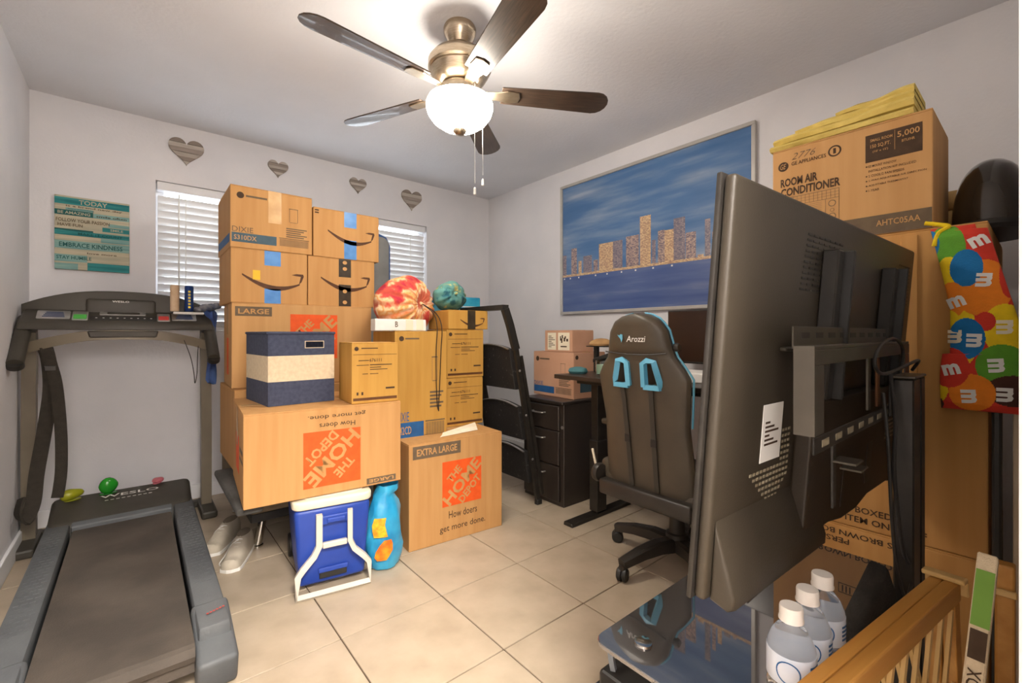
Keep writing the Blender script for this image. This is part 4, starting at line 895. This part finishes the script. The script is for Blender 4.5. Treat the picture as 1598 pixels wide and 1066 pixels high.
# cart
ct = thing('television_cart', 'black wheeled television stand with steel bracket and dark glass shelf', 'television stand', (1.10,.30,0))
def cb(nm, m, a, b2, bev=.002, seg=1, par=None): return box(nm, m, par or ct, tuple(p-q for p, q in zip(a,(1.10,.30,0))), tuple(p-q for p, q in zip(b2,(1.10,.30,0))), bev, seg)
cb('column', 'blackmetal', (1.30,.187,.056), (1.375,.223,.985), .003); cb('column_channel', 'black', (1.376,.185,.056), (1.42,.22,.985), .002)
cb('column_cap', 'brk', (1.296,.183,.986), (1.424,.226,.992), .002)
M['darkglass'] = mat('dark_glass', S(150,148,148), S(144,142,142), .025, metal=.9, scale=3)
gs = prism('glass_shelf', 'darkglass', ct, [(x-1.10, y-.30) for x, y in rrect(.745,.218,1.62,.625,.03,4)], .010, Matrix.Translation((0,0,.425)), .0015)
for x, y in ((.815,.545), (1.55,.545)): lathe('shelf_screw', 'chrome', gs, [(0,.4405),(.018,.4395),(.019,.4352),(0,.4352)], 20, (x-1.10,y-.30,0))
cb('shelf_arm', 'blackmetal', (.83,.50,.395), (1.58,.56,.424)); cb('shelf_arm', 'blackmetal', (1.29,.224,.395), (1.38,.499,.424))
cb('base_plate', 'darkglass', (.80,.185,.035), (1.72,.86,.055), .004)
for x, y in ((.86,.30),(1.66,.30),(.86,.80),(1.66,.80)): lathe('wheel', 'black', ct, [(0,-.010),(.014,-.010),(.017,-.006),(.017,.006),(.014,.010),(0,.010)], 14, mtx=Matrix.Translation((x-1.10,y-.30,.0172)) @ Matrix.Rotation(R(90),4,'X'))
# bracket between column and set
fr = cb('bracket_frame', 'brk', (.81,.2335,1.060), (1.55,.262,1.066), .001)
cb('bracket_lip', 'brk', (.81,.2325,1.035), (1.55,.2365,1.0598), .001, par=fr)
cb('bracket_upstand', 'brk', (.81,.2625,1.061), (1.55,.2655,1.098), .001, par=fr)
cb('bracket_side', 'brk', (.81,.2325,.924), (.855,.2365,1.0348), .001, par=fr); cb('bracket_side', 'brk', (.8075,.2325,.924), (.8098,.262,1.066), 0, par=fr); cb('bracket_side', 'brk', (1.50,.2325,.924), (1.55,.2365,1.0348), .001, par=fr)
cb('bracket_rail', 'blackmetal', (.80,.2305,.897), (1.55,.2338,.9235), .001, par=fr)
for k in range(9):
    cb('rail_slot', 'dot', (.835+.072*k,.2298,.905), (.870+.072*k,.2304,.916), 0, par=fr); cb('upstand_slot', 'black', (.845+.072*k,.2618,1.078), (.885+.072*k,.2624,1.088), 0, par=fr)
for x in (1.17, 1.25): cb('cable_duct', 'brk' if x < 1.2 else 'pbrown', (x,.24,.925), (x+.02,.245,1.05), .001)
cb('hook_plate', 'brk', (.90,.20,.868), (.945,.235,.872), .001); cb('hook_plate', 'blackmetal', (.90,.232,.79), (.915,.236,.896), .001)
cb('hook_plate', 'brk', (.955,.205,.845), (1.0,.237,.849), .001)
cb('column_bracket', 'blackmetal', (1.29,.2235,.90), (1.42,.2295,.985), .002)
def ctube(nm, pts, r=.004): return tube(nm, 'black', ct, [(x-1.10, y-.30, z) for x, y, z in pts], r, 8, 6)
ctube('cable', [(1.40,.205,1.0),(1.37,.19,1.025),(1.25,.205,1.01),(1.15,.215,1.005),(1.12,.22,1.03),(1.18,.222,1.06),(1.30,.222,1.075),(1.40,.222,1.05),(1.39,.225,.99)], .0035)
ctube('cable', [(1.27,.222,1.0),(1.26,.212,.90),(1.235,.21,.80),(1.245,.205,.70),(1.265,.20,.62),(1.292,.195,.585)], .004)
ctube('cable', [(1.22,.225,.96),(1.21,.215,.85),(1.215,.21,.7),(1.23,.205,.6),(1.26,.195,.52),(1.292,.19,.54)], .0035)
cb('power_plug', 'black', (1.422,.19,.93), (1.45,.215,.975), .004)
# bottles on the glass shelf
M['pet'] = mat('bottle_plastic', (.96,.97,.98,1), (.93,.95,.97,1), .06, trans=.96, ior=1.2)
M['capw'] = mat('bottle_cap', S(224,216,206), S(212,204,194), .5)
M['blabel'] = mat('bottle_label', S(206,210,218), S(190,200,214), .5, scale=20)
def bottle(x, y, label):
    r = thing('water_bottle', label, 'bottle', (x,y,.4353), R(random.uniform(-10,10)), 'water bottles on the glass shelf')
    pr_ = [(0,.0),(.026,.0),(.033,.006)]
    for k in range(9): z = .012+.009*k; pr_ += [(.0335,z),(.0315,z+.0045)]
    pr_ += [(.0335,.096),(.0315,.1005),(.0335,.105),(.033,.114),(.033,.163),(.0325,.168),(.027,.182),(.020,.193),(.0135,.200),(.0125,.205),(.0125,.212),(0,.212)]
    lathe('bottle_body', 'pet', r, pr_, 28)
    lathe('cap', 'capw', r, [(.0,.226),(.0155,.226),(.0165,.223),(.0165,.209),(.0175,.207),(.0175,.204),(.0130,.204)], 24)
    lb = lathe('label', 'blabel', r, [(.0338,.117),(.0340,.118),(.0340,.160),(.0338,.161)], 32)
    bm = bmesh.new()
    for (z0, z1, a0, a1) in ((.148,.152,-108,-66),(.141,.145,-108,-70),(.134,.138,-108,-64),(.127,.131,-108,-70)):
        row0 = [bm.verts.new((.0343*math.cos(R(a0+(a1-a0)*i/6)), .0343*math.sin(R(a0+(a1-a0)*i/6)), z0)) for i in range(7)]
        row1 = [bm.verts.new((.0343*math.cos(R(a0+(a1-a0)*i/6)), .0343*math.sin(R(a0+(a1-a0)*i/6)), z1)) for i in range(7)]
        for i in range(6): bm.faces.new((row0[i],row0[i+1],row1[i+1],row1[i]))
    mesh_obj('label_print', bm, 'pblue', lb)
    bm = bmesh.new(); rr = [[bm.verts.new((.0343*math.cos(R(-160)+q*.5*math.cos(t)), .0343*math.sin(R(-160)+q*.5*math.cos(t)), .139+.017*q*math.sin(t))) for t in (2*math.pi*i/24 for i in range(24))] for q in (1, .88)]
    for i in range(24): bm.faces.new((rr[0][i], rr[0][(i+1)%24], rr[1][(i+1)%24], rr[1][i]))
    mesh_obj('label_ring', bm, 'pblue', lb)
bottle(.783,.257,'clear water bottle with white cap, nearest and largest in view'); bottle(.857,.257,'clear water bottle with white cap, middle of the three on shelf'); bottle(.930,.256,'clear water bottle with white cap, farthest back of the three on shelf')
bg = thing('black_case', 'black fabric case leaning on the glass shelf beside the bottles', 'case', (1.12,.235,.4352), R(-18))
hexa('case_body', mat('black_fabric', S(34,30,26), S(44,40,34), .95, scale=30, bump=.3), bg, [(0,0,0),(.16,0,0),(.16,.05,0),(0,.05,0),(.0,.01,.05),(.10,.012,.16),(.10,.05,.16),(0,.05,.05)], .008, 2)
box('piping', 'brk', bg, (.0,-.003,.002), (.155,.0,.008), .001)
gh = thing('grey_handle_case', 'dark case with a grey loop handle under the glass shelf', 'case', (.98,.66,.0555))
box('case_body', 'black', gh, (0,0,0), (.20,.14,.10), .01, 2); sweep('loop_handle', mat('grey_plastic', S(140,146,150)), gh, [(.03,.11,.10),(.03,.12,.15),(.06,.125,.165),(.12,.125,.165),(.15,.12,.15),(.15,.11,.10)], rs(.014,.014), k=3)

# ================================================================== RIGHT SIDE STACK
bx = carton('tall_carton', 'lower plain carton with barcode and brown lettering behind the cart', (1.80,.650,0), R(-90), .545, .62, .452, 'cardbig')
bars('barcode', 'ink', bx, [(.235+.0075*k,.13,.239+.0075*k,.185) for k in range(24)] + [(.225,.188,.42,.191),(.225,.124,.42,.127),(.225,.124,.228,.191)], XZ)
bars('worn_print', 'inkgrey', bx, [(.20+.022*q,.08-.03*k,.215+.022*q,.09-.03*k) for k in range(3) for q in range(7-k)], XZ)
text('THIS BROWN BOXED', 'ink', bx, (.24,.425), (.30,.018), XZ, .012, rot=R(180)); text('PERSONNEL!', 'ink', bx, (.14,.398), (.18,.018), XZ, .012, rot=R(180))
bx = carton('tall_carton', 'tall plain carton under the air conditioner box at right', (1.80,.650,.4535), R(-90), .545, .60, .945, 'cardbig')
text('THIS BROWN BOXED', 'ink', bx, (.20,.06), (.28,.020), XZ, .015); text('PUTTING THIS ITEM ON SHELF', 'ink', bx, (.22,.028), (.40,.020), XZ, .015); bars('arrow_mark', 'ink', bx, [(.20,.16,.26,.163),(.20,.19,.26,.193),(.20,.16,.202,.193),(.21,.166,.214,.188),(.22,.166,.224,.188),(.23,.166,.234,.188)], XZ)
box('edge_fold', 'cardbig', bx, (.36,-.006,.002), (.40,-.0005,.93), .002)
ac = carton('air_conditioner_box', 'carton reading ROOM AIR CONDITIONER on the tall carton', (1.80,.652,1.3995), R(-90), .435, .32, .355, 'card2')
A_ = XZ
text('ROOM AIR', 'ink', ac, (.085,.232), (.115,.030), A_, .03); text('CONDITIONER', 'ink', ac, (.118,.197), (.180,.030), A_, .03)
for rr_ in (.017,): patch('logo_ring', 'ink', ac, ellipse(.036,.292,rr_,rr_), A_); text('GE', 'card2', ac, (.036,.292), (.019,.019), A_, 0, shear=.3, n=.0016)
text('GE APPLIANCES', 'ink', ac, (.115,.295), (.105,.013), A_, .01); text('2776', 'inkgrey', ac, (.10,.320), (.075,.022), A_, -.01, shear=.4)
patch('badge', 'ink', ac, ellipse(.192,.302,.019,.019), A_); patch('badge_ring', 'card2', ac, ellipse(.192,.302,.014,.014), A_, .0011); text('1', 'ink', ac, (.192,.302), (.008,.018), A_, .03, n=.0016)
patch('spec_panel', 'ink', ac, rect(.275,.235,.412,.322), A_)
for s, c, z in (('SMALL ROOM',(.315,.303),(.055,.009)),('150 SQ.FT.',(.313,.283),(.05,.013)),("(10' x 15')",(.313,.266),(.038,.008)),('5,000',(.380,.300),(.052,.021)),('BTU/HR',(.380,.279),(.030,.008))): text(s, 'card2', ac, c, z, A_, .01, n=.0016)
patch('spec_rule', 'card2', ac, rect(.3475,.258,.3485,.318), A_, .0014)
for k, s in enumerate(('EZ MOUNT WINDOW', 'INSTALLATION KIT INCLUDED', '2 COOL/2 FAN SPEEDS', '2-WAY ADJUSTABLE AIR DIRECTION', 'ADJUSTABLE THERMOSTAT', '1-YEAR')):
    wd = .0046*len(s); text(s, 'ink', ac, (.283+wd/2,.222-.0155*k), (wd,.0075), A_, .005)
bars('bullet', 'ink', ac, [(.276,.2205-.0155*k,.280,.2245-.0155*k) for k in (0,2,3,4,5)], A_)
patch('model_band', 'inkgrey', ac, rect(.002,.002,.433,.062), A_); text('AHTC05AA', 'card2', ac, (.355,.036), (.105,.019), A_, .012, n=.0016)
bars('unit_drawing', 'inkgrey', ac, [(.03,.066,.205,.0675),(.03,.175,.205,.1765),(.03,.066,.0315,.175),(.2035,.066,.205,.175),(.03,.145,.205,.1462),(.165,.066,.1662,.145)] + [(.03+.0125*k,.146,.031+.0125*k,.175) for k in range(14)] + [(.03,.155+.01*k,.205,.1558+.01*k) for k in range(2)] + [(.04,.072+.006*k,.155,.0728+.006*k) for k in range(12)], A_)
for v in (.128,.105,.084):
    rr_ = .011 if v != .105 else .006
    patch('dial_drawing', 'inkgrey', ac, ellipse(.185,v,rr_,rr_), A_, .0010); patch('dial_face', 'card2', ac, ellipse(.185,v,rr_*.8,rr_*.8), A_, .0013)
yc = thing('yellow_blanket', 'pale yellow folded blanket draped along the top of the air conditioner box', 'blanket', (1.80,.66,1.7557), R(-90))
M['yellow'] = mat('yellow_fleece', S(226,202,116), S(208,184,100), .95, scale=18, bump=.3, bscale=200)
for k, (a, b2, z0, z1, y0) in enumerate(((0,.40,.0,.02,.0),(.01,.40,.0205,.042,.005),(.08,.40,.0425,.064,.010),(.20,.40,.0645,.082,.014))):
    bm = bmesh.new(); nx = 24; ring = []
    for i in range(nx+1):
        t = i/nx; x = a+(b2-a)*t; dz = (.004*math.sin(9*t) + .012*t) if k else 0
        sag = 1-.9*(max(0, .35-t)/.35)**1.5 if k > 1 else 1
        ring.append([bm.verts.new(p) for p in ((x,y0+.004*math.sin(7*t+k),z0+dz*.6),(x,y0-.008,(z0+z1)/2+dz*.8),(x,y0+.004,z0+(z1-z0)*sag+dz),(x,.20,z0+(z1-z0)*sag+dz),(x,.205,z0+dz*.6))])
    for p, q in zip(ring, ring[1:]):
        for i in range(5): bm.faces.new((p[i], p[(i+1)%5], q[(i+1)%5], q[i]))
    bm.faces.new(ring[0][::-1]); bm.faces.new(ring[-1]); mesh_obj('fold', bm, 'yellow', yc, True)
# black dome beside it
dm = thing('black_plastic_shell', 'glossy black curved plastic shell on the tall carton near the doorway', 'shell', (2.10,.115,1.3995))
bm = bmesh.new(); rings = []
for j in range(11):
    t = j/10*math.pi/2
    rings.append([bm.verts.new((.17*math.cos(t)**.8*math.cos(p), .092*math.cos(t)**.8*math.sin(p), .028+.21*math.sin(t)**.9)) for p in (2*math.pi*i/32 for i in range(32))])
for a, b2 in zip(rings, rings[1:]):
    for i in range(32): bm.faces.new((a[i], a[(i+1)%32], b2[(i+1)%32], b2[i]))
bm.faces.new(rings[0][::-1]); mesh_obj('shell', bm, mat('gloss_black', S(48,42,34), S(36,32,27), .2, scale=4, coat=.5), dm, True)
lathe('rim', 'black', dm, [(0,0),(.17,.0),(.178,.012),(.174,.027),(0,.027)], 32, mtx=Matrix.Diagonal((1,.54,1,1)))
tcs = thing('tan_blanket', 'folded tan blanket wedged behind the air conditioner box', 'blanket', (2.30,.13,1.3997))
for k in range(3): bm = bmesh.new(); bbox(bm, (.01*k,.005*k,.0001+.075*k), (.22-.01*k,.26-.01*k,.074+.075*k), .03, 3); mesh_obj('fold', bm, mat('tan_fleece', S(190,158,104), S(168,136,86), .95, scale=14, bump=.3), tcs, True)
# candy print bag: outline in (u: toward -Y, v: up), facing -X
CAND = [mat('candy_%s' % n_, S(*c), tuple(x*.9 for x in S(*c)[:3])+(1,), .85, scale=40, bump=.25, bscale=300) for n_, c in (('red',(214,58,40)),('orange',(238,134,30)),('yellow',(240,206,24)),('green',(96,162,46)),('blue',(24,116,178)),('brown',(74,42,30)))]
cbag = thing('candy_print_bag', 'bright plush candy-print bag with white m letters hanging by the tall carton', 'bag', (1.735,.226,.878), R(-90))
CW, CH = .182, .505
EL = [(2,.05,.20,.06,.10),(0,.14,.44,.05,.075),(3,.045,.44,.04,.07),(4,.01,.46,.022,.04),(2,.05,.36,.03,.06),(1,.115,.33,.055,.075),(0,.165,.36,.02,.06),(4,.085,.385,.032,.05),(1,.055,.30,.03,.05),(2,.155,.22,.04,.065),(2,.045,.215,.035,.06),(0,.12,.24,.02,.025),(3,.15,.125,.048,.055),(5,.17,.06,.05,.04),(4,.085,.195,.036,.055),(2,.02,.06,.03,.05),(1,.095,.05,.045,.05),(0,.05,.115,.042,.055),(5,.026,.012,.014,.018)]
def half(v):       # left and right outline
    t = v/CH
    l = .040 + .012*math.sin(3.0*t+.3) - .06*max(0, t-.55)*1.0 if t > .3 else .034-.02*math.sin(t/.3*math.pi/2) + .022*(t/.3)
    r = CW - .062*max(0, t-.45)/.55*1.0 - (.0 if t < .97 else .02)
    if t > .93: l = l + .0
    return max(l, .0), r
def pil(u, v):
    l, r = half(max(0, min(CH, v))); s = min(1, max(0, (u-l)/(r-l))); e = max(0, s*(1-s)*4)**.5; ev = max(0, min(1, (CH-v)/.03, v/.02))**.5
    return .024*e*ev
bm = bmesh.new(); nu, nv = 84, 230; FF, BB = {}, {}
for j in range(nv+1):
    v = CH*j/nv; l, r = half(v)
    for i in range(nu+1):
        u = l+(r-l)*i/nu; p = pil(u, v)
        FF[i,j] = bm.verts.new((u, -p-.001, v)); BB[i,j] = bm.verts.new((u, p*.6+.001, v))
for i in range(nu):
    for j in range(nv):
        u = (FF[i,j].co.x+FF[i+1,j].co.x)/2; v = CH*(j+.5)/nv; mi = 0
        for (c, a, b2, ra, rb) in EL:
            if ((u-a)/ra)**2 + ((v-b2)/rb)**2 < 1: mi = c
        f = bm.faces.new((FF[i,j],FF[i+1,j],FF[i+1,j+1],FF[i,j+1])); f.material_index = mi
        f = bm.faces.new((BB[i,j],BB[i,j+1],BB[i+1,j+1],BB[i+1,j])); f.material_index = mi
for i in range(nu): bm.faces.new((FF[i,0],BB[i,0],BB[i+1,0],FF[i+1,0])); bm.faces.new((FF[i,nv],FF[i+1,nv],BB[i+1,nv],BB[i,nv]))
for j in range(nv): bm.faces.new((FF[0,j],FF[0,j+1],BB[0,j+1],BB[0,j])); bm.faces.new((FF[nu,j],BB[nu,j],BB[nu,j+1],FF[nu,j+1]))
mesh_obj('plush_body', bm, CAND, cbag, True)
for u, v, rot, m in ((.108,.455,25,'white'),(.118,.350,-95,'white'),(.155,.225,-90,'cream'),(.10,.19,-92,'white'),(.14,.125,-85,'white'),(.055,.11,15,'white'),(.09,.04,-85,'white'),(.155,.05,-90,'white'),(.062,.20,-90,'cream'),(.065,.295,20,'white')):
    text('m', m, cbag, (u,v), (.036,.030), XZ, .05, rot=R(rot), warp=lambda x, y: pil(x, y)+.003, name='letter_m')
tube('yellow_loop', CAND[2], cbag, [(.02,-.01,.455),(.03,-.012,.49),(.05,-.01,.505),(.03,-.004,.515),(.0,.0,.525)], .006, 8, 4)
# baby gate
M['pine'] = mat('pine_wood', S(208,152,76), S(186,128,56), .45, scale=7, stretch=(.25,3,3), bump=.04)
M['pinel'] = mat('pine_light', S(226,190,126), S(212,172,106), .5, scale=8)
gt = thing('wooden_gate', 'folded pine baby gate with criss-cross lattice in front of the bottles', 'baby gate', (.50,.196,0), R(-7.9))
GT = Matrix.Rotation(R(-1.5), 4, 'X')
def gbox(nm, m, a, b2, bev=.003): return box(nm, m, gt, a, b2, bev, 2, GT)
gbox('top_rail', 'pine', (0,-.002,.565), (.735,.020,.602)); gbox('top_rail', 'pine', (0,.0215,.568), (.735,.042,.600))
gbox('bottom_rail', 'pine', (0,0,.02), (.735,.020,.055)); gbox('stile', 'pine', (.705,.0,.0555), (.735,.020,.5645)); gbox('stile', 'pine', (0,.0,.0555), (.03,.020,.5645)); gbox('rear_stile', 'pine', (.70,.0215,.0), (.73,.042,.5675)); gbox('rear_stile', 'pine', (.005,.0215,.0), (.035,.042,.5675))
cbx = gbox('end_clip', 'pinel', (.715,-.012,.6025), (.740,.052,.612)); gbox('end_clip', 'pinel', (.7355,-.012,.575), (.7415,.052,.6022), .002)
for k in range(-9, 13):
    for sg_ in (1, -1):
        x0 = .03+.058*k; z0, z1 = .056, .564; x1 = x0 + sg_*(z1-z0)*.42
        if sg_ < 0: x0 += .0
        def clip(xa, za, xb, zb):
            lo, hi = .031, .704
            pts = []
            for (p, q, r2, s2) in ((xa,za,xb,zb),):
                t0, t1 = 0., 1.; dx = r2-p
                for bnd, sgn in ((lo,1),(hi,-1)):
                    num = (bnd-p); 
                    if abs(dx) < 1e-9: continue
                    t = num/dx
                    if (dx*sgn) > 0: t0 = max(t0, t)
                    else: t1 = min(t1, t)
                if t0 >= t1: return None
                return (p+dx*t0, q+(s2-q)*t0, p+dx*t1, q+(s2-q)*t1)
        c = clip(x0,z0,x1,z1)
        if not c or abs(c[3]-c[1]) < .03: continue
        yy = .005 if sg_ > 0 else .0115
        bm = bmesh.new(); bm_sweep(bm, [(c[0],yy,c[1]),(c[2],yy,c[3])], rs(.011,.006), up=(0,1,0)); bmesh.ops.transform(bm, matrix=GT, verts=bm.verts); mesh_obj('lattice_slat', bm, 'pinel', gt)
# leaning narrow carton with green end
hx = thing('narrow_carton', 'long narrow white and green carton reading HDX leaning by the doorway', 'carton', (.615,.092,0))
NM = Matrix.Rotation(R(3.4), 4, 'X') @ Matrix.Rotation(R(26.5), 4, 'Y')
box('body', 'linen', hx, (0,0,0), (.045,.022,.84), .002, 1, Matrix.Translation((0,0,.0)) @ NM)
NP = NM @ LEFT @ Matrix.Translation((-.026,0,0))
M['hgreen'] = mat('carton_green', S(118,160,62), S(104,146,54), .7)
patch('green_panel', 'hgreen', hx, rect(.005,.735,.025,.815), NP); patch('brand_block', 'ink', hx, rect(.006,.69,.024,.73), NP, .0009)
text('HDX', 'ink', hx, (.015,.66), (.035,.014), NP, .01, rot=R(90)); bars('fine_print', 'ink', hx, [(.006+.007*(k%3),.53+.012*(k//3),.010+.007*(k%3),.537+.012*(k//3)) for k in range(24)], NP)
# boards and sticks between carton and front wall
tag(box('white_board', mat('offwhite_board', S(206,186,156), S(192,172,142), .6), None, (1.80,.028,0), (1.85,.060,1.0), .002, 1), 'off-white board standing on end beside the tall carton', 'board')
tag(box('dark_pole', 'black', None, (1.772,.078,0), (1.792,.098,.97), .006, 2), 'dark pole standing between the tall carton and front wall', 'pole')
ws = thing('wooden_stick', 'pine post with a small cross-peg standing against the front wall', 'post', (1.30,.040,0))
box('post', 'pine', ws, (0,0,0), (.032,.028,.632), .004, 2); box('peg', 'pinel', ws, (-.012,-.003,.575), (-.0005,.031,.587), .002)
